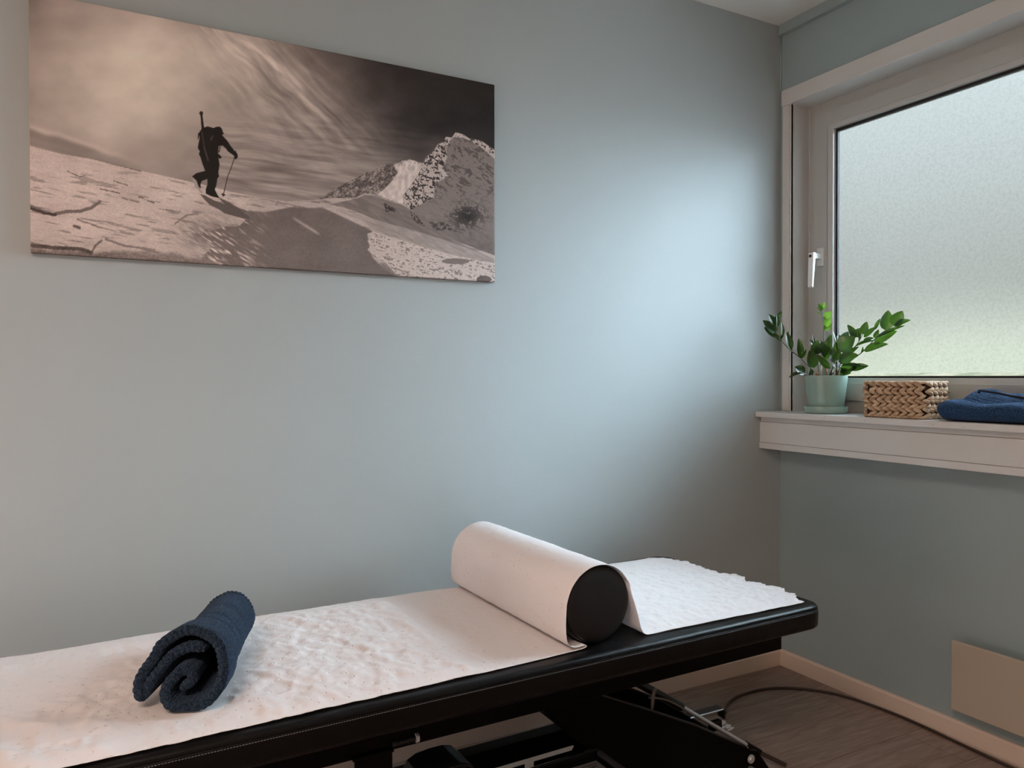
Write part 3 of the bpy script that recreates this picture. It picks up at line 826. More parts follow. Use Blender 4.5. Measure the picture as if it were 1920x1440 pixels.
# lifting arm: two side plates with a web between them
armp = [(-0.7204, 0.4185), (-0.6900, 0.3400), (-0.6325, 0.2894), (-0.5558, 0.2227), (-0.38, 0.10), (-0.16, 0.040), (-0.030, 0.045), (0.012, 0.020), (0.044, 0.018),
        (-0.004, 0.080), (-0.0264, 0.0870), (-0.053, 0.1042), (-0.12, 0.140), (-0.2316, 0.2023), (-0.4091, 0.2873), (-0.5352, 0.3471), (-0.60, 0.376), (-0.655, 0.4185)]
mb = MB(); mb.prism(armp, 1, 0.192, 0.199); arm = mb.build('lift_arm', M_BLACKM, couch, bevel=0.001)
far = [(-0.62, 0.4185), (-0.50, 0.30), (-0.34, 0.10), (-0.16, 0.050), (-0.035, 0.050), (-0.0353, 0.0831), (-0.13, 0.150), (-0.2318, 0.2154), (-0.3365, 0.2668), (-0.42, 0.312), (-0.55, 0.4185)]
mb = MB(); mb.prism(far, 1, 0.350, 0.357); mb.build('lift_arm', M_BLACKM, couch, bevel=0.001)
mb = MB()
web = [(-0.700, 0.350), (-0.6325, 0.280), (-0.5558, 0.213), (-0.38, 0.095), (-0.16, 0.045)]
top = [(x + 0.006, z + 0.006) for x, z in web]
mb.prism(web + top[::-1], 1, 0.199, 0.350)
mb.prism([(-0.735, 0.372), (-0.56, 0.372), (-0.50, 0.415), (-0.735, 0.415)], 1, 0.199, 0.350)
mb.prism([(-0.50, 0.255), (-0.32, 0.155), (-0.28, 0.165), (-0.47, 0.29)], 1, 0.199, 0.350)
mb.build('arm_web', M_BLACKM, couch)
# rolled rim on the upper edge of the near plate
mb = MB(); mb.tube([(-0.5352, 0.1955, 0.3460), (-0.4091, 0.1955, 0.2865), (-0.2316, 0.1955, 0.2020), (-0.12, 0.1955, 0.1400), (-0.053, 0.1955, 0.1040)], 0.0040, 8)
tag(mb.build('arm_rim', M_DARKM, couch, smooth=True), 'dark grey rim of the lifting arm')
mb = MB(); mb.tube([(-0.3365, 0.349, 0.2675), (-0.2318, 0.349, 0.2160), (-0.13, 0.349, 0.1505), (-0.04, 0.349, 0.0900)], 0.0035, 8)
mb.build('arm_rim', M_DARKM, couch, smooth=True)
# pivot bolt of the near plate
mb = MB(); mb.lathe([(0.0115, -0.001), (0.0120, 0.001), (0.0120, 0.003), (0.0075, 0.004)], (-0.033, 0.186, 0.0665), 24, 'y')
mb.lathe([(0.0072, -0.004), (0.0072, 0.004)], (-0.033, 0.186, 0.0665), 6, 'y')
tag(mb.build('pivot_bolt', M_CHROME, couch, smooth=True, angle=30), 'zinc pivot bolt')
# gas strut with its rod and end cap
def at22(pts): return pts
s0 = Vector((-0.3900, 0.300, 0.3320)); s1 = Vector((-0.1950, 0.285, 0.2080)); s2 = Vector((0.0000, 0.236, 0.0770)); s3 = Vector((0.046, 0.232, 0.047))
strut = mb = MB(); mb.tube([s0, s1], 0.0115, 16)
st = mb.build('gas_strut', M_DARKM, couch, smooth=True, angle=40)
mb = MB(); mb.tube([s1, s2], 0.0062, 12); tag(mb.build('rod', M_CHROME, st, smooth=True, angle=40), 'bright zinc rod')
mb = MB(); mb.tube([s2, s3], 0.0125, 4); mb.build('end_cap', M_PLASTIC, st, bevel=0.001)
# foot bar running on past the cap
mb = MB(); mb.tube([s3, (0.110, 0.193, 0.011)], 0.0085, 4); tag(mb.build('foot_bar', M_CABLE, couch, bevel=0.001), 'brown flat foot bar')
# angle bracket with bolts
mb = MB()
mb.prism([(-0.150, 0.1585), (-0.025, 0.1560), (-0.020, 0.1525), (-0.0185, 0.128), (-0.0145, 0.128), (-0.016, 0.156), (-0.022, 0.1600), (-0.150, 0.1625)], 1, 0.300, 0.328)
br = tag(mb.build('angle_bracket', M_DARKM, couch, bevel=0.0008), 'folded steel bracket beside the arm')
mb = MB(); mb.tube([(-0.149, 0.2995, 0.1605), (-0.024, 0.2995, 0.1580)], 0.0022, 6); mb.build('bracket_edge', M_CHROME, br)
for (x, y, z, r) in ((-0.040, 0.292, 0.126, 0.010), (-0.022, 0.288, 0.112, 0.009), (-0.012, 0.286, 0.104, 0.0065)):
    mb = MB(); mb.lathe([(r*0.7, -0.012), (r, -0.010), (r, 0.004), (r*0.6, 0.006)], (x, y, z), 6, 'x')
    mb.lathe([(r*0.45, -0.02), (r*0.45, 0.014)], (x, y, z), 12, 'x')
    mb.build('clamp_bolt', M_CHROME, br, smooth=True, angle=30)
mb = MB(); mb.box(-0.085, -0.045, 0.282, 0.300, 0.112, 0.138); mb.build('clamp_block', M_PLASTIC, br, bevel=0.003)
# grey cable loop on the arm
def smooth_path(pts, n=8):
    pts = [Vector(p) for p in pts]; out = []
    for i in range(len(pts)-1):
        p0 = pts[max(i-1, 0)]; p1 = pts[i]; p2 = pts[i+1]; p3 = pts[min(i+2, len(pts)-1)]
        for k in range(n):
            t = k/n
            out.append(0.5*((2*p1) + (p2-p0)*t + (2*p0-5*p1+4*p2-p3)*t*t + (3*p1-p0-3*p2+p3)*t**3))
    out.append(pts[-1]); return out
mb = MB(); mb.tube(smooth_path([(-0.368, 0.205, 0.262), (-0.3655, 0.205, 0.296), (-0.3555, 0.21, 0.315), (-0.342, 0.22, 0.310), (-0.338, 0.23, 0.29), (-0.335, 0.24, 0.25)]), 0.0032, 8)
tag(mb.build('cable_loop', M_GREYCABLE, couch, smooth=True), 'grey cable looped over the arm')
mb = MB(); mb.tube(smooth_path([(-0.352, 0.235, 0.285), (-0.29, 0.25, 0.262), (-0.23, 0.262, 0.228), (-0.17, 0.27, 0.185)]), 0.0028, 8)
mb.build('cable_loop', M_GREYCABLE, couch, smooth=True)
# adjusting bracket with spring bolt, left
mb = MB()
mb.prism([(-1.190, 0.4185), (-1.118, 0.4185), (-1.118, 0.300), (-1.150, 0.300), (-1.150, 0.389), (-1.158, 0.386), (-1.164, 0.389), (-1.172, 0.384), (-1.179, 0.380), (-1.179, 0.300), (-1.190, 0.300)], 1, 0.0485, 0.0545)
mb.box(-1.196, -1.118, 0.040, 0.060, 0.4185, 0.4245)
ab = mb.build('adjusting_bracket', M_BLACKM, couch, bevel=0.001)
mb = MB(); mb.tube([(-1.119, 0.046, 0.4300), (-1.074, 0.046, 0.4315)], 0.0040, 12)
for k in range(9): mb.lathe([(0.0042, -0.0009), (0.0062, 0), (0.0042, 0.0009)], (-1.116+0.0047*k, 0.046, 0.4301+0.00015*k), 14, 'x')
sb = mb.build('spring_bolt', M_DARKM, ab, smooth=True, angle=40)
mb = MB(); mb.lathe([(0.006, 0), (0.0088, 0.001), (0.0088, 0.006), (0.0065, 0.0075)], (-1.074, 0.046, 0.4315), 20, 'x')
mb2 = mb.build('bolt_head', M_CHROME, ab, smooth=True, angle=40)
# actuator motor housing (rounded) and control box with its label
mb = MB()
pr = [(-1.045, 0.22), (-1.045, 0.300), (-1.035, 0.318), (-1.015, 0.327), (-0.985, 0.330), (-0.955, 0.330), (-0.935, 0.325), (-0.922, 0.312), (-0.915, 0.29), (-0.912, 0.22)]
mb.prism(pr, 1, 0.095, 0.19); mb.box(-1.0, -0.95, 0.12, 0.16, 0.15, 0.22)
mb.build('motor_housing', M_PLASTIC, couch, bevel=0.004)
mb = MB()
mb.box(-0.905, -0.612, -0.045, 0.100, 0.205, 0.262)
mb.box(-0.905, -0.612, 0.094, 0.100, 0.262, 0.2785)
mb.box(-0.905, -0.899, -0.045, 0.094, 0.262, 0.2785)
cb = mb.build('control_box', M_PLASTIC, couch, bevel=0.003)
mb = MB(); mb.tube([(-0.6155, 0.088, 0.2700), (-0.6155, -0.045, 0.2700)], 0.0072, 10)
tag(mb.build('box_edge', M_DARKM, cb, smooth=True, angle=40), 'grey rounded edge')
mb = MB(); mb.add([(-0.885, 0.1005, 0.2885), (-0.682, 0.1005, 0.2880), (-0.676, 0.1005, 0.2960), (-0.885, 0.1005, 0.2960), (-0.885, 0.1045, 0.2885), (-0.682, 0.1045, 0.2880), (-0.676, 0.1045, 0.2960), (-0.885, 0.1045, 0.2960)],
                  [(0,1,2,3),(4,7,6,5),(0,4,5,1),(1,5,6,2),(2,6,7,3),(3,7,4,0)])
mb.box(-0.80, -0.78, 0.100, 0.1045, 0.26, 0.289)
tag(mb.build('metal_strip', M_STRIP, cb), 'pale grey metal strip')
mb = MB(); mb.box(-0.735, -0.632, -0.030, 0.078, 0.2622, 0.2628); lb = mb.build('rating_label', M_LABEL, cb)
mb = MB()
for k in range(9):
    y = 0.066 - 0.010*k
    if k in (0, 8): mb.box(-0.730, -0.637, y, y+0.0016, 0.2628, 0.2630); continue
    x = -0.728
    while x < -0.645:
        L = random.choice((0.004, 0.007, 0.012, 0.016)); mb.box(x, min(x+L, -0.64), y, y+0.0042, 0.2628, 0.2630); x += L + 0.004
mb.build('label_print', M_LABELTEXT, lb)
mb = MB(); mb.box(-1.0, -0.60, 0.10, 0.12, 0.215, 0.235); mb.box(-0.63, -0.60, 0.10, 0.195, 0.215, 0.235)
mb.build('box_hanger', M_BLACKM, couch)
# rear lifting arm, mostly out of sight below the left half
mb = MB(); mb.prism([(-1.75, 0.42), (-1.66, 0.42), (-1.30, 0.095), (-1.42, 0.095)], 1, 0.25, 0.258); mb.build('lift_arm', M_BLACKM, couch)
mb = MB(); mb.prism([(-1.75, 0.42), (-1.66, 0.42), (-1.30, 0.095), (-1.42, 0.095)], 1, 0.48, 0.488); mb.build('lift_arm', M_BLACKM, couch)

# ------------------------------------------------------------------ bolster
BX, BR = -0.6480, 0.0850
BZ = H + 0.0035 + BR
mb = MB()
hl = 0.565
prof = [(0.0, -0.001), (0.030, -0.0008), (0.055, 0.0), (0.070, 0.0015), (0.078, 0.0040), (0.0825, 0.0075), (0.0846, 0.0120), (0.0840, 0.0150), (0.0850, 0.0180)]
prof = prof + [(BR, 0.03 + (hl-0.06)*k/30) for k in range(31)] + [(r, hl - h) for r, h in prof[::-1]]
mb.lathe(prof, (BX, 0.0445, BZ), 72, 'y')
bol = mb.build('bolster', M_BOLSTER, smooth=True, angle=60)
me = bol.data
for v in me.vertices:                                     # soft dents in the end face
    x, y, z = v.co
    if y < 0.07:
        v.co.y += 0.0025*math.exp(-(((x-BX+0.02)/0.02)**2 + ((z-BZ-0.035)/0.02)**2))
mb = MB(); mb.lathe([(0.0805, -0.0006), (0.0822, 0.0006), (0.0838, -0.0004), (0.0828, -0.0018), (0.0812, -0.0018)], (BX, 0.0525, BZ), 72, 'y')
couch_local(bol, (BX, 0.32, BZ-BR))
pip = mb.build('piping', M_BLACKV, None, smooth=True)
pip.data.transform(Matrix.Translation(-Vector((BX, 0.32, BZ-BR)))); pip.parent = bol
tag(bol, 'black vinyl round bolster cushion lying across the couch under the paper', 'bolster')

# ------------------------------------------------------------------ couch paper
def catmull(pts, step):
    P_ = [Vector((p[0], p[1], 0)) for p in pts]; out = smooth_path(P_, 24)
    # resample by length
    res = [out[0]]; acc = 0
    for a, b in zip(out[:-1], out[1:]):
        L = (b-a).length
        while L > 1e-9 and acc + L >= step:
            t = (step-acc)/L; a = a + (b-a)*t; res.append(a.copy()); L = (b-a).length; acc = 0
        acc += L
    res.append(out[-1]); return [(p.x, p.y) for p in res]
RB = BR + 0.0022
def bc(deg, r=RB): return (BX + r*math.cos(math.radians(deg)), BZ + r*math.sin(math.radians(deg)))
z0 = H + 0.0018
left = [(x, z0) for x in np.arange(-2.34, -0.80, 0.0055)]
fold = catmull([(-0.800, z0), (-0.76, z0), (-0.72, z0+0.0003), (-0.695, z0+0.0008), (-0.6845, z0+0.0022), (-0.6815, z0+0.0052), (-0.6850, z0+0.0080), (-0.693, z0+0.0085),
                (-0.705, z0+0.0080), (-0.718, z0+0.0095), (-0.7290, z0+0.0165), (-0.7345, z0+0.0285), (-0.7368, z0+0.045), (-0.7370, z0+0.064), bc(176), bc(168), bc(156)], 0.0030)
arcp = [bc(a) for a in np.arange(153, 30, -2.6)]
down = catmull([bc(31), bc(24, RB+0.0012), (-0.5640, H+0.1080), (-0.5520, H+0.075), (-0.5420, H+0.045), (-0.5360, H+0.024), (-0.5290, H+0.010), (-0.5180, H+0.0032), (-0.5020, z0), (-0.480, z0)], 0.0040)
right = [(x, z0) for x in np.arange(-0.476, 0.075, 0.0040)]
curve = left + fold + arcp + down + right
cv = np.array(curve); nS = len(cv)
arcl = np.concatenate([[0], np.cumsum(np.hypot(np.diff(cv[:, 0]), np.diff(cv[:, 1])))])
i_left, i_fold = len(left), len(left)+len(fold)
i_arc = i_fold + len(arcp); i_down = i_arc + len(down)
NY = 130
yy = np.linspace(0, 1, NY)
nxp = [-2.4, -1.63, -1.06, -0.895, -0.684, -0.507, -0.017, 0.1]
nyp = [0.012, 0.019, 0.0285, 0.0335, 0.0415, 0.0425, 0.032, 0.030]
fxp = [-2.4, -1.72, -1.2, -0.84, -0.7, -0.3, 0.1]
fyp = [0.592, 0.595, 0.612, 0.612, 0.605, 0.602, 0.595]
S = np.repeat(arcl[:, None], NY, 1)
Pn = np.zeros((nS, NY, 3))
ye = np.interp(cv[:, 0], nxp, nyp) + 0.0012*(VN(90)(arcl*20, arcl*0)-0.5)
yf = np.interp(cv[:, 0], fxp, fyp) + 0.006*(VN(91)(arcl*9, arcl*0)-0.5)*sstep(-0.9, -1.1, cv[:, 0])
Yg = ye[:, None]*(1-yy)[None] + yf[:, None]*yy[None]
Pn[..., 0] = cv[:, 0][:, None]; Pn[..., 2] = cv[:, 1][:, None]; Pn[..., 1] = Yg
tang = np.gradient(cv, axis=0); tang /= np.linalg.norm(tang, axis=1)[:, None] + 1e-12
nrmv = np.stack([-tang[:, 1], tang[:, 0]], 1)
Xg = Pn[..., 0]
idx = np.arange(nS)[:, None]
isleft = (idx < i_left).astype(float); isright = (idx >= i_down-4).astype(float)
onbol = 1 - isleft - isright
def ridged(seed, x, y, o=3):
    return 1 - np.abs(2*fbm(seed, x, y, o) - 1)
pa = Xg*0.86 + Yg*0.50; pb = -Xg*0.50 + Yg*0.86
big_f = np.clip(ridged(92, pa*9 + 0.8*fbm(5, Xg*6, Yg*6, 2), pb*3.2, 2) - 0.62, 0, 1)
sm_f = np.clip(ridged(95, Xg*30, Yg*22, 3) - 0.55, 0, 1)
fl = fbm(97, Xg*60, Yg*60, 3)
calm = np.clip(1 - sstep(-0.965, -0.93, Xg)*0.85, 0, 1)*isleft
calm2 = 1 - 0.75*np.exp(-(((Xg+1.75)/0.25)**2 + ((Yg-0.38)/0.16)**2))
disp = calm*calm2*(0.013*big_f + 0.0085*sm_f + 0.0030*fl + 0.006*np.clip(ridged(93, pa*22, pb*9, 2)-0.6, 0, 1)) + isleft*0.0004
disp += isright*(0.0040*sm_f + 0.0030*fl + 0.0060*np.clip(ridged(99, Xg*14, Yg*26, 3)-0.55, 0, 1))*sstep(-0.50, -0.44, Xg)
# raised rim where the paper creeps up at the far left, soft swell near the towel
disp += isleft*0.004*np.exp(-((Xg+2.05-0.4*Yg)/0.05)**2)*sstep(0.1, 0.3, Yg)
# crease across the sheet left of the bolster
xc = -0.9000 - 0.117*Yg
disp += isleft*(0.0022*np.exp(-((Xg-xc)/0.004)**2))*sstep(0.35, 0.10, Yg)
# bolster wrap: small wrinkles and sag towards the far end
disp += onbol*(0.0011*fl + 0.003*np.clip(ridged(98, S*16, Yg*7, 3)-0.72, 0, 1))
edgef = (0.25 + 0.75*sstep(0.0, 0.030, Yg - ye[:, None]))*(0.2 + 0.8*sstep(0.0, 0.07, yf[:, None] - Yg))
edgef = edgef*(1 - 0.93*isleft*np.exp(-(((Xg+1.42-0.45*(Yg-0.28))/0.095)**4 + ((Yg-0.28)/0.20)**4)))
disp = disp*edgef
Pn[..., 0] += disp*nrmv[:, 0][:, None]; Pn[..., 2] += disp*nrmv[:, 1][:, None]
# torn right-hand edge
ty = [0.030, 0.060, 0.100, 0.155, 0.200, 0.237, 0.262, 0.284, 0.330, 0.352, 0.382, 0.43, 0.473, 0.52, 0.560, 0.600]
tx = [-0.012, 0.004, 0.018, 0.034, 0.020, 0.006, 0.028, 0.034, 0.012, 0.004, -0.001, 0.012, 0.014, 0.006, 0.004, -0.046]
def torn(y):
    b = np.interp(y, ty, tx)
    return b - 0.004 + 0.026*(fbm(101, y*42, y*0, 5, 0.65)-0.5) + 0.010*(VN(103)(y*230, y*0)-0.5)
mb = MB(); mb.v = [tuple(p) for p in Pn.reshape(-1, 3)]
lim = torn(Pn[-1, :, 1])
last = i_down
# squeeze the right-hand flat rows so that the final row follows the torn line
xr0 = Pn[i_down, :, 0].copy()
for j in range(NY):
    a = Pn[i_down:, j, 0]; t = (a - a[0])/(a[-1]-a[0]); Pn[i_down:, j, 0] = a[0] + t*(lim[j]-a[0])
Pn[-6:, :, 2] += (np.linspace(0, 1, 6)**2)[:, None]*0.0035*VN(105)(yy*60, yy*0)[None]
Pn[..., 2] = np.maximum(Pn[..., 2], H + 0.0012)
mb = MB(); mb.grid(Pn)
paper = mb.build('couch_paper', M_PAPER, smooth=True, recalc=False)
so = paper.modifiers.new('thickness', 'SOLIDIFY'); so.thickness = 0.0007; so.offset = 1.0
couch_local(paper, (-1.15, 0.31, H))
tag(paper, 'crinkled white paper sheet draped along the couch and over the bolster, right end torn', 'paper sheet')

# ------------------------------------------------------------------ rolled navy towel on the couch
def pl_cumulative(P):
    return np.concatenate([[0], np.cumsum(np.linalg.norm(np.diff(P, axis=0), axis=1))])
raw = [(610,1190),(650,1165),(690,1110),(680,1050),(620,1030),(560,1070),(510,1140),(500,1220),(540,1290),(630,1312),(740,1308),(840,1270),(915,1180),(950,1070),(940,950),(895,840),(820,760),(730,715),(640,712),(545,750),
       (450,820),(360,905),(280,985),(215,1070),(185,1150),(195,1225),(235,1235),(275,1180),(325,1120),(390,1060),(455,990),(520,925),(600,880),(690,865),(770,885)]
raw = [((450-(450-x)*0.66) if x < 450 else x, y) for x, y in raw]
path = [((x-560)*0.000215, (1350-y)*0.000200) for x, y in raw]
path = np.array(catmull(path, 0.0016))
pl_ = pl_cumulative(path)
NP = len(path); NL = 90; LT = 0.315
tg = np.gradient(path, axis=0); tg /= np.linalg.norm(tg, axis=1)[:, None]
nr = np.stack([-tg[:, 1], tg[:, 0]], 1)
C0 = np.array([0.012, 0.066])
rel = path - C0; r0 = np.linalg.norm(rel, axis=1); th = np.arctan2(rel[:, 1], rel[:, 0])
Rt = 0.064*(1 - np.exp(-(r0/0.050)**2))
circ = C0 + np.stack([np.cos(th), np.sin(th)], 1)*Rt[:, None]
frames = []
half = 0.0085
rib = np.abs(np.sin(pl_*math.pi/0.0100))**0.6
thick = half*np.clip(np.minimum(pl_, pl_[-1]-pl_)/0.012, 0.15, 1)**0.5
Pa = np.zeros((2*NP, NL, 3))
for l in range(NL):
    s = l/(NL-1); w = float(sstep(0.0, 0.50, np.array(s)))
    P2 = path*(1-w) + circ*w
    sc = 1.0 - 0.07*s
    if s > 0.93: sc *= math.sqrt(max(1 - ((s-0.93)/0.072)**2, 0.02))
    ctr = C0 + np.array([0.004*math.sin(s*5), 0.0])
    P2 = ctr + (P2-C0)*np.array([sc, sc if s <= 0.93 else sc])
    P2[:, 1] += (1 - sc)*(-0.062 if s <= 0.93 else -0.005)*0.9
    t2 = np.gradient(P2, axis=0); t2 /= np.linalg.norm(t2, axis=1)[:, None] + 1e-12
    n2 = np.stack([-t2[:, 1], t2[:, 0]], 1)
    fold_ = 0.004*math.exp(-((s-0.30)/0.030)**2) + 0.003*math.exp(-((s-0.43)/0.022)**2) + 0.0025*math.exp(-((s-0.62)/0.05)**2)
    wob = 0.0060*(fbm(120, pl_*28, np.full(NP, s*6.0), 3)-0.5)
    outer = np.exp(-((th-1.3)/1.2)**2)
    for sgn, off in ((1, 0), (-1, NP)):
        tt = thick*(1-0.35*w)
        d = sgn*(tt*0.85 + 0.0023*rib) + wob + sgn*outer*fold_*(-1)*(sgn < 0)
        q = P2 + n2*d[:, None]
        # the end of the cloth is not cut square
        adv = -0.010*np.sin(pl_*9.0)*(1-w) - 0.016*np.clip((path[:, 1]-0.06)/0.07, -1, 1)*(-1)*(1-w)
        ii = slice(0, NP) if sgn > 0 else slice(NP, 2*NP)
        arr = np.stack([q[:, 0], np.full(NP, s*LT) + adv, q[:, 1]], 1)
        Pa[ii, l] = arr if sgn > 0 else arr[::-1]
Pa[..., 2] = np.maximum(Pa[..., 2], 0.0008 + 0.0)
mb = MB(); mb.grid(Pa, closed_u=True)
# close the near end: strip between the two faces of the cloth
nv = NL
for k in range(NP-1):
    a, b = k*nv, (k+1)*nv; c, d = (2*NP-1-k)*nv, (2*NP-2-k)*nv
    mb.f.append((a, c, d, b))
    mb.f.append((a+nv-1, b+nv-1, d+nv-1, c+nv-1))
tow = mb.build('rolled_towel', M_TERRY, smooth=True, recalc=True)
ang = math.atan2(0.108, 0.242)
tow.matrix_world = TM @ Matrix.Translation((-1.478, 0.150, H + 0.0085)) @ Matrix.Rotation(-ang, 4, 'Z')
tag(tow, 'rolled-up navy ribbed towel lying on the paper of the couch', 'towel')

# ================================================================== things on the sill
SZ = 0.979
# ---- folded towel: thick front roll, layered back, hem on top
def towel_blob(fn, nu=150, nv=60):
    P_ = np.zeros((nu, nv, 3))
    for i in range(nu):
        for j in range(nv):
            P_[i, j] = fn(i/(nu-1), 2*math.pi*j/nv)
    mb = MB()
    vs = [tuple(p) for p in P_.reshape(-1, 3)]; fs = []
    for i in range(nu-1):
        for j in range(nv):
            fs.append((i*nv+j, i*nv+(j+1) % nv, (i+1)*nv+(j+1) % nv, (i+1)*nv+j))
    fs.append(tuple(range(nv))[::-1]); fs.append(tuple(range((nu-1)*nv, nu*nv)))
    mb.add(vs, fs); return mb
def sp(v, e): return math.copysign(abs(v)**e, v)
def lower(s, a):
    # s runs along -y from the rounded left end
    y = -0.692 - 0.50*s
    cap = min(1.0, s/0.055); k = math.sqrt(max(1-(1-cap)**2, 0.02))
    hw = 0.084*(0.55+0.45*k); hh = 0.0275*k
    xc = -0.040; zc = SZ + 0.0275 + 0.001
    x = xc + hw*sp(math.cos(a), 0.55); z = zc + hh*sp(math.sin(a), 0.75)
    top = max(0, math.sin(a))
    ribs = 0.0030*abs(math.sin(a*22)) if math.sin(a) > -0.3 else 0
    z += top*(0.004*math.sin(s*19) + 0.003*math.sin(s*7+1) + ribs*0.7)
    x -= 0.004*math.sin(s*9+0.5)*(1 if math.cos(a) < 0 else 0)
    y += 0.004*math.sin(a*3)
    return (x, y, max(z, SZ+0.0006))
mb = towel_blob(lower, 170, 90)
ft = mb.build('folded_towel', M_TERRY2, smooth=True)
def upper(s, a):
    y = -0.708 - 0.46*s
    hpk = 0.040*float(np.interp(s, [0, 0.05, 0.105, 0.145, 0.28, 0.55, 1.0], [0.02, 0.38, 0.80, 0.86, 0.62, 0.28, 0.12]))
    hw = 0.066*min(1, 0.35 + s*7)
    xc = -0.026
    ca, sa = math.cos(a), math.sin(a)
    x = xc + hw*sp(ca, 0.7)
    zb = SZ + 0.050
    ridge = max(0, 1 - abs(x - (xc+0.020))/(hw+0.02))
    z = zb + (hpk*ridge**0.9*1.25 + 0.0035)*max(sp(sa, 0.6), 0) - 0.006*max(-sa, 0)
    z += 0.0026*abs(math.sin(x*230 + s*30))*max(sa, 0) + 0.0022*math.sin(s*40+x*60)*max(sa, 0)
    return (x, y, z)
mb = towel_blob(upper, 150, 80)
up = mb.build('top_fold', M_TERRY2, smooth=True)
mb = MB()
hem = [(-0.036, -0.774, SZ+0.0840), (-0.042, -0.780, SZ+0.0895), (-0.046, -0.792, SZ+0.0895), (-0.047, -0.83, SZ+0.0840), (-0.048, -0.875, SZ+0.0760), (-0.048, -0.92, SZ+0.0700), (-0.046, -1.0, SZ+0.063), (-0.046, -1.14, SZ+0.058)]
mb.tube(smooth_path(hem), 0.0034, 10)
hm = mb.build('hem', M_HEM, smooth=True)
for o in (ft, up, hm): o.data.transform(Matrix.Translation((0.04, 0.94, -SZ)))
ft.location = (-0.04, -0.94, SZ); up.parent = ft; hm.parent = ft
tag(ft, 'folded blue towel lying on the window sill right of the basket', 'towel')

# ---- woven basket
bx0, bx1, by0, by1, bh = -0.100, 0.018, -0.6500, -0.4410, 0.117
bk = tag(empty('woven_basket', ((bx0+bx1)/2, (by0+by1)/2, SZ)), 'small rectangular basket of braided water hyacinth on the window sill', 'basket')
M_STRAW, nt_, lk_, b_ = new_mat('dried_hyacinth', (0.5, 0.35, 0.22), 0.7, 0, 0.3)
noise_tint(nt_, lk_, b_, (0.36, 0.25, 0.155, 1), (0.60, 0.45, 0.31, 1), 60, 2, stretch=(1, 1, 1), lo=0.30, hi=0.68)
add_bump(nt_, lk_, b_, 300, 0.35, 0.001, 3)
def strand(mb, c, ex, ez, en, L, W, T, tilt, bend=0.0, nu=9, nv=8):
    """pointed spindle of fibre centred at c: ex along, ez up, en outward"""
    ca, sa = math.cos(tilt), math.sin(tilt)
    ax = ex*ca + ez*sa; az = -ex*sa + ez*ca
    vs = []; fs = []
    for i in range(nu):
        t = -1 + 2*i/(nu-1); r = (1-abs(t)**2.4)**0.75 if abs(t) < 1 else 0.0
        r = max(r, 0.06)
        p = c + ax*(t*L/2) + az*(bend*(1-t*t)) + en*(T*0.35*(1-t*t))
        for j in range(nv):
            a = 2*math.pi*j/nv; vs.append(p + az*(W/2*r*math.cos(a)) + en*(T/2*r*math.sin(a)))
    for i in range(nu-1):
        for j in range(nv): fs.append((i*nv+j, i*nv+(j+1) % nv, (i+1)*nv+(j+1) % nv, (i+1)*nv+j))
    fs.append(tuple(range(nv))[::-1]); fs.append(tuple(range((nu-1)*nv, nu*nv)))
    mb.add(vs, fs)
cx_, cy_ = (bx0+bx1)/2, (by0+by1)/2
sides = [  # start corner, direction, outward normal, length
    (Vector((bx0, by1, 0)), Vector((0, -1, 0)), Vector((-1, 0, 0)), by1-by0),
    (Vector((bx0, by0, 0)), Vector((1, 0, 0)), Vector((0, -1, 0)), bx1-bx0),
    (Vector((bx1, by0, 0)), Vector((0, 1, 0)), Vector((1, 0, 0)), by1-by0),
    (Vector((bx1, by1, 0)), Vector((-1, 0, 0)), Vector((0, 1, 0)), bx1-bx0)]
rowsN = 4; rh = (bh-0.012)/rowsN
for si, (st0, dr, nn, Ls) in enumerate(sides):
    mb = MB(); pitch = 0.0235; m = int(Ls/pitch)
    for rI in range(rowsN):
        zc = SZ + 0.007 + rh*(rI+0.5)
        ph = random.random()*0.5
        for k in range(-0, m+1):
            s0_ = (k+ph)*pitch*(Ls/(m*pitch))
            if s0_ > Ls - 0.006 or s0_ < 0.004: continue
            el = min(1.0, (min(s0_, Ls - s0_) + 0.010)/0.020)
            for up_, sg in ((1, 1), (-1, -1)):
                c = st0 + dr*(s0_ + (0.0045 if up_ < 0 else -0.001)) - nn*0.004 + Vector((0, 0, zc + up_*rh*0.245 + random.uniform(-.0008, .0008)))
                strand(mb, c, dr, Vector((0, 0, 1)), nn, 0.0365*el*random.uniform(.92, 1.08), rh*0.50*random.uniform(.9, 1.08), 0.0135, -sg*0.38 + random.uniform(-.06, .06), bend=up_*0.0020, nu=11)
    o = mb.build('woven_side', M_STRAW, None, smooth=True); o.data.transform(Matrix.Translation((-cx_, -cy_, -SZ))); o.parent = bk
mb = MB()
i_ = 0.008
mb.box(bx0+i_, bx0+i_+.003, by0+i_, by1-i_, SZ+.002, SZ+bh-.004); mb.box(bx1-i_-.003, bx1-i_, by0+i_, by1-i_, SZ+.002, SZ+bh-.004)
mb.box(bx0+i_, bx1-i_, by0+i_, by0+i_+.003, SZ+.002, SZ+bh-.004); mb.box(bx0+i_, bx1-i_, by1-i_-.003, by1-i_, SZ+.002, SZ+bh-.004)
mb.box(bx0+i_, bx1-i_, by0+i_, by1-i_, SZ+.001, SZ+.005)
M_LINER, *_ = new_mat('basket_lining', (0.07, 0.042, 0.024), 0.8)
o = mb.build('inner_wall', M_LINER, None); o.data.transform(Matrix.Translation((-cx_, -cy_, -SZ))); o.parent = bk
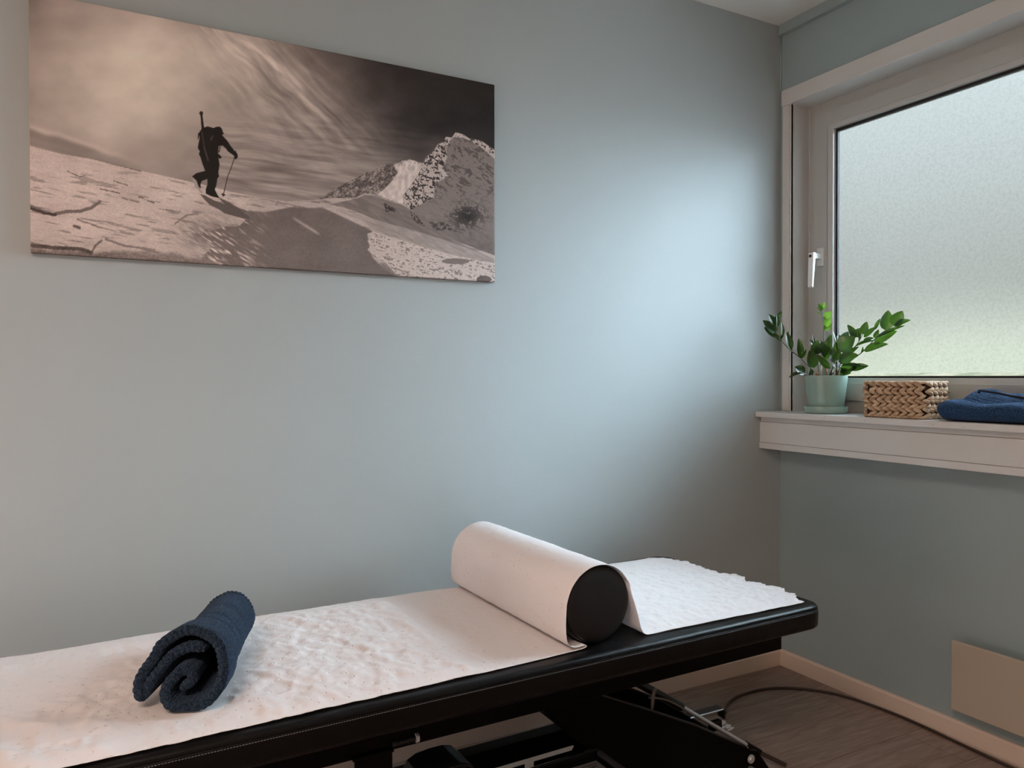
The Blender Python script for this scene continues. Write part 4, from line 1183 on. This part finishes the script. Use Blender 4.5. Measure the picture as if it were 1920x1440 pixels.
for nm, zz, rr in (('rim', SZ+bh-0.0045, 0.0042), ('bottom_braid', SZ+0.0050, 0.0042)):
    mb = MB()
    for (st0, dr, nn, Ls) in sides:
        m = int(Ls/0.012)
        for k in range(m+1):
            c = st0 + dr*(0.009 + (Ls-0.018)*k/m) - nn*0.005 + Vector((0, 0, zz + random.uniform(-.0006, .0006)))
            strand(mb, c, dr, Vector((0, 0, 1)), nn, 0.022, rr*2.1, 0.012, random.choice((-.18, .12, .22)), nu=7)
    o = mb.build(nm, M_STRAW, None, smooth=True); o.data.transform(Matrix.Translation((-cx_, -cy_, -SZ))); o.parent = bk

# ---- potted plant
PC = Vector((-0.030, -0.2340, SZ))
plant = tag(empty('potted_plant', PC), 'green leafy plant in a pale green pot with saucer on the window sill', 'plant')
M_POT, nt_, lk_, b_ = new_mat('pale_green_glaze', (0.235, 0.345, 0.29), 0.30, 0, 0.5)
M_SOIL, nt_, lk_, b_ = new_mat('potting_soil', (0.03, 0.02, 0.014), 0.95); add_bump(nt_, lk_, b_, 120, 1.0, 0.004)
M_LEAF, nt_, lk_, b_ = new_mat('glossy_leaf', (0.03, 0.10, 0.02), 0.25, 0, 0.55)
noise_tint(nt_, lk_, b_, (0.010, 0.038, 0.012, 1), (0.030, 0.085, 0.018, 1), 16, 2)
l_tl = nt_.new('ShaderNodeBsdfTranslucent'); l_tl.inputs['Color'].default_value = (0.075, 0.175, 0.012, 1)
l_mx = nt_.new('ShaderNodeMixShader'); l_mx.inputs['Fac'].default_value = 0.22
lk_.new(b_.outputs[0], l_mx.inputs[1]); lk_.new(l_tl.outputs[0], l_mx.inputs[2]); lk_.new(l_mx.outputs[0], nt_['Material Output'].inputs['Surface'])
M_LEAF2, nt_, lk_, b_ = new_mat('young_leaf', (0.06, 0.16, 0.03), 0.3, 0, 0.5)
l_tl = nt_.new('ShaderNodeBsdfTranslucent'); l_tl.inputs['Color'].default_value = (0.16, 0.32, 0.03, 1)
l_mx = nt_.new('ShaderNodeMixShader'); l_mx.inputs['Fac'].default_value = 0.4
lk_.new(b_.outputs[0], l_mx.inputs[1]); lk_.new(l_tl.outputs[0], l_mx.inputs[2]); lk_.new(l_mx.outputs[0], nt_['Material Output'].inputs['Surface'])
M_STEM, *_ = new_mat('plant_stem', (0.05, 0.09, 0.035), 0.4)
mb = MB(); mb.lathe([(0.050, 0.012), (0.0575, 0.012), (0.0590, 0.016), (0.0718, 0.128), (0.0722, 0.1345), (0.0708, 0.1352), (0.0690, 0.133), (0.066, 0.115), (0.060, 0.100)], (0, 0, 0), 64)
mb.build('pot', M_POT, plant, smooth=True, angle=50)
mb = MB(); mb.lathe([(0.066, 0.0005), (0.0695, 0.002), (0.0705, 0.005), (0.0728, 0.0245), (0.0725, 0.0262), (0.0700, 0.0255), (0.066, 0.010), (0.03, 0.009)], (0, 0, 0), 64)
mb.build('saucer', M_POT, plant, smooth=True, angle=50)
mb = MB(); mb.lathe([(0.0668, 0.112), (0.0675, 0.122), (0.05, 0.125), (0.02, 0.127), (0.0, 0.1275)], (0, 0, 0), 40)
mb.build('soil', M_SOIL, plant, smooth=True)
# plant axes: er to the right seen from the room, ed away towards the glass
vd = Vector((PC.x - CAM_LOC.x, PC.y - CAM_LOC.y, 0)).normalized()
er = Vector((vd.y, -vd.x, 0)); ed = vd
KU = 0.000324
def q(cx, cy, d=0.0):
    a = (cx-858)*KU; z = (1290-cy)*KU
    over = PC.x + er.x*a + ed.x*d - 0.058            # the long shoots bend into the room in front of the pane
    if over > 0: d -= over/(ed.x + er.x*a/2.65)
    k = 1 + d/2.65
    return er*(a*k) + Vector((0, 0, (z - 0.135)*k + 0.135)) + ed*d
def leaf(mb, b, t, w, face, fold=0.35, curl=0.10):
    """pointed oval leaf from b to t; face = direction its upper side looks"""
    ax = (t-b); L = ax.length; ax.normalize()
    side = ax.cross(face).normalized(); up = side.cross(ax).normalized()
    nu = 11; vs = []; fs = []
    for i in range(nu):
        s = i/(nu-1)
        wd = w*(math.sin(math.pi*min(1, s**0.80))**0.75)*(1-0.12*s) + 0.0004
        mid = b + ax*(L*s) + up*(curl*L*(math.sin(math.pi*s)))
        for j, f in enumerate((-1, -0.5, 0, 0.5, 1)):
            vs.append(mid + side*(wd*f*0.5) + up*(abs(f)*fold*wd*0.5 - 0.04*wd))
    for i in range(nu-1):
        for j in range(4): fs.append((i*5+j, i*5+j+1, (i+1)*5+j+1, (i+1)*5+j))
    mb.add(vs, fs)
V = Vector
cam_dir = -ed
# stem points, radius, then leaves: (bx,by,bd, tx,ty,td, width in units, tilt of the face sideways, tilt up)
stems = [
 dict(p=[(725,880,0),(705,800,-.005),(600,680,-.02),(490,590,-.03),(420,510,-.035),(345,400,-.04),(335,310,-.04)], r=.0022, m=0, L=[
   (345,400,-.04,195,245,-.045,85,.2,.5),(380,440,-.04,210,325,-.03,80,-.3,.6),(330,310,-.04,258,178,-.05,62,.5,.3),(335,310,-.04,400,150,-.02,62,-.6,.2),
   (345,330,-.04,345,190,-.06,48,.9,.2),(395,460,-.035,395,270,-.05,42,1.0,.2),(400,490,-.035,330,420,-.02,40,0,.9),(495,590,-.03,445,385,-.04,68,.5,.3),(495,585,-.03,470,370,-.01,40,-1.1,.2),
   (600,680,-.02,575,460,-.03,62,.3,.3),(605,685,-.02,655,580,-.03,34,1.1,.3),(600,670,-.02,570,590,0,30,1,.2)]),
 dict(p=[(660,868,0),(640,850,-.01),(600,845,-.03)], r=.0016, m=0, L=[(640,850,-.01,535,775,-.03,88,.1,.5),(605,842,-.03,475,900,-.045,40,0,1.2),(700,870,0,700,790,-.03,50,.3,.3)]),
 dict(p=[(835,880,.02),(838,700,.02),(838,500,.02),(835,300,.02),(812,180,.02),(818,110,.02)], r=.0019, m=1, L=[
   (838,240,.02,918,172,.01,62,.2,.2),(835,270,.02,905,210,.03,60,.5,.4),(838,330,.02,912,250,.01,60,.1,.2),(842,380,.02,908,300,.03,58,.4,.3),(812,170,.02,778,80,.0,38,.2,.2),(818,150,.02,838,62,.02,36,-.2,.2),
   (820,150,.02,882,105,.0,30,.1,.8),(812,165,.02,760,120,.03,20,.2,.8),(810,195,.02,755,178,.03,16,0,1.0)]),
 dict(p=[(780,880,-.01),(785,780,-.015),(760,640,-.02),(745,520,-.02)], r=.0026, m=0, L=[
   (735,790,-.02,690,590,-.04,100,.2,.2),(750,640,-.02,775,480,-.04,90,-.2,.2),(745,560,-.02,680,470,-.03,34,.2,.9),(740,540,-.02,722,418,-.03,22,1,.2),(760,640,-.02,840,500,-.03,70,-.4,.5),(745,560,-.02,825,580,-.05,60,0,.8),(790,600,-.02,760,500,-.01,60,.4,.4)]),
 dict(p=[(850,880,-.005),(850,760,-.01),(850,640,-.01),(880,520,0)], r=.0028, m=0, L=[
   (860,670,-.01,840,520,-.03,84,.3,.2),(850,640,-.01,915,430,.0,78,-.3,.2),(850,600,0,800,490,.01,46,.4,.3),(880,540,0,905,425,.01,50,.1,.2),(850,660,-.01,770,600,-.04,56,0,.8),(850,700,-.01,905,560,-.02,70,-.5,.3),(900,800,-.03,765,638,-.05,58,-.9,.9)]),
 dict(p=[(905,880,-.01),(935,760,-.02),(975,620,-.03),(1010,520,-.03)], r=.0024, m=0, L=[
   (985,600,-.03,1150,450,-.05,150,.0,.4),(975,620,-.03,925,370,-.03,30,1.2,.1),(940,740,-.02,925,560,-.01,80,.4,.2),(960,640,-.02,985,480,.0,60,-.4,.3),(1000,540,-.03,1080,395,.0,72,.2,.3),(1000,540,-.02,990,430,.02,60,.1,.3),(980,620,-.03,1060,560,-.02,60,.1,1.0)]),
 dict(p=[(985,870,0),(1000,760,-.01),(1060,660,-.02),(1150,560,-.03),(1190,500,-.03),(1225,430,-.03)], r=.0022, m=0, L=[
   (1150,470,-.03,1075,320,-.04,66,.3,.3),(1140,440,-.03,1065,330,-.01,44,1,.2),(1150,460,-.02,1200,360,-.02,70,.2,.4),(1185,510,-.03,1180,380,-.05,34,1,.2),(1225,430,-.03,1265,292,-.03,66,-.1,.2),(1235,460,-.03,1360,350,-.04,54,-.2,.7),(1345,380,-.04,1395,262,-.04,40,-.9,.3),
   (1020,700,-.02,1190,560,-.05,64,.1,.7),(1150,560,-.03,1345,500,-.05,44,0,1.2),(1060,660,-.02,1130,590,0,50,.1,.6),(1230,500,-.03,1335,470,-.03,40,0,.8)]),
 dict(p=[(960,875,.01),(1080,740,0),(1210,630,-.01),(1290,545,-.02),(1360,465,-.03),(1440,395,-.03),(1520,345,-.03)], r=.0022, m=0, L=[
   (1440,388,-.03,1472,175,-.03,104,.1,.1),(1520,345,-.03,1610,186,-.03,112,.0,.1),(1530,345,-.03,1688,288,-.03,62,.0,.6),(1365,465,-.03,1635,345,-.04,58,.0,1.0),(1335,520,-.02,1560,400,-.02,86,.1,.4),(1240,610,-.01,1475,538,-.02,74,.1,.5),(1210,630,-.01,1225,560,-.02,24,.9,.2),(1335,470,-.02,1380,380,0,40,.3,.2)]),
 dict(p=[(960,870,-.02),(985,820,-.03),(1010,780,-.04)], r=.0024, m=0, L=[
   (985,720,-.03,1185,650,-.06,110,.0,.4),(1000,830,-.02,1205,760,-.05,100,.1,.4),(1110,810,-.04,1285,770,-.05,70,.1,.5),(1000,840,-.02,1110,850,-.04,90,.0,.5),(1000,770,-.03,1260,790,-.06,34,.0,1.3),(970,700,-.03,985,600,-.04,70,.3,.3),(960,800,-.03,930,760,-.06,60,.1,.5)]),
]
for st_ in stems:
    mb = MB(); pts = smooth_path([q(*a) for a in st_['p']], 6)
    mb.tube(pts, [st_['r']*(1-0.5*k/(len(pts)-1)) for k in range(len(pts))], 8)
    so_ = mb.build('stem', M_STEM, plant, smooth=True)
    mb = MB()
    for (b0, b1, bd, t0, t1, td, w, sd, upf) in st_['L']:
        face = (cam_dir + er*sd + Vector((0, 0, upf))).normalized()
        leaf(mb, q(b0, b1, bd), q(t0, t1, td), w*KU*1.30, face, fold=random.uniform(.2, .45), curl=random.uniform(.02, .10))
    lv = mb.build('foliage', M_LEAF2 if st_['m'] else M_LEAF, so_, smooth=True, recalc=False)
# pale and reddish bare stalks at the base
M_STALK, *_ = new_mat('pale_stalk', (0.55, 0.52, 0.42), 0.5); M_REDST, *_ = new_mat('reddish_sheath', (0.42, 0.14, 0.06), 0.5)
for (cx0, cy0, cx1, cy1, r, m_) in ((945,880,945,800,.0028,M_STALK),(870,880,862,770,.0026,M_REDST),(800,880,815,730,.0024,M_STALK),(990,880,990,790,.0030,M_STALK),(755,880,775,840,.003,M_REDST),(890,880,935,780,.0020,M_STEM),(905,880,970,800,.0022,M_STEM)):
    mb = MB(); mb.tube([q(cx0, cy0, -.02), q(cx1, cy1, -.025)], r, 8); mb.build('stalk', m_, plant, smooth=True)

# ================================================================== power cable on the floor
mb = MB()
R_ = 0.0045
pts = [(-0.660, -0.395, 0.104), (-0.640, -0.372, 0.088), (-0.565, -0.290, 0.03), (-0.4758, -0.202, R_), (-0.40, -0.160, R_), (-0.3247, -0.1483, R_), (-0.245, -0.152, R_), (-0.1744, -0.1779, R_), (-0.110, -0.228, R_), (-0.0627, -0.2896, R_),
       (-0.038, -0.360, R_), (-0.024, -0.44, R_), (-0.019, -0.53, R_), (-0.022, -0.62, R_), (-0.030, -0.7203, R_), (-0.040, -0.86, R_), (-0.045, -1.1, R_), (-0.045, -1.5, R_)]
mb.tube(smooth_path(pts, 10), R_, 12)
cable = mb.build('power_cable', M_CABLE, smooth=True)
tag(cable, 'dark brown cable curving over the floor to the skirting board', 'cable')
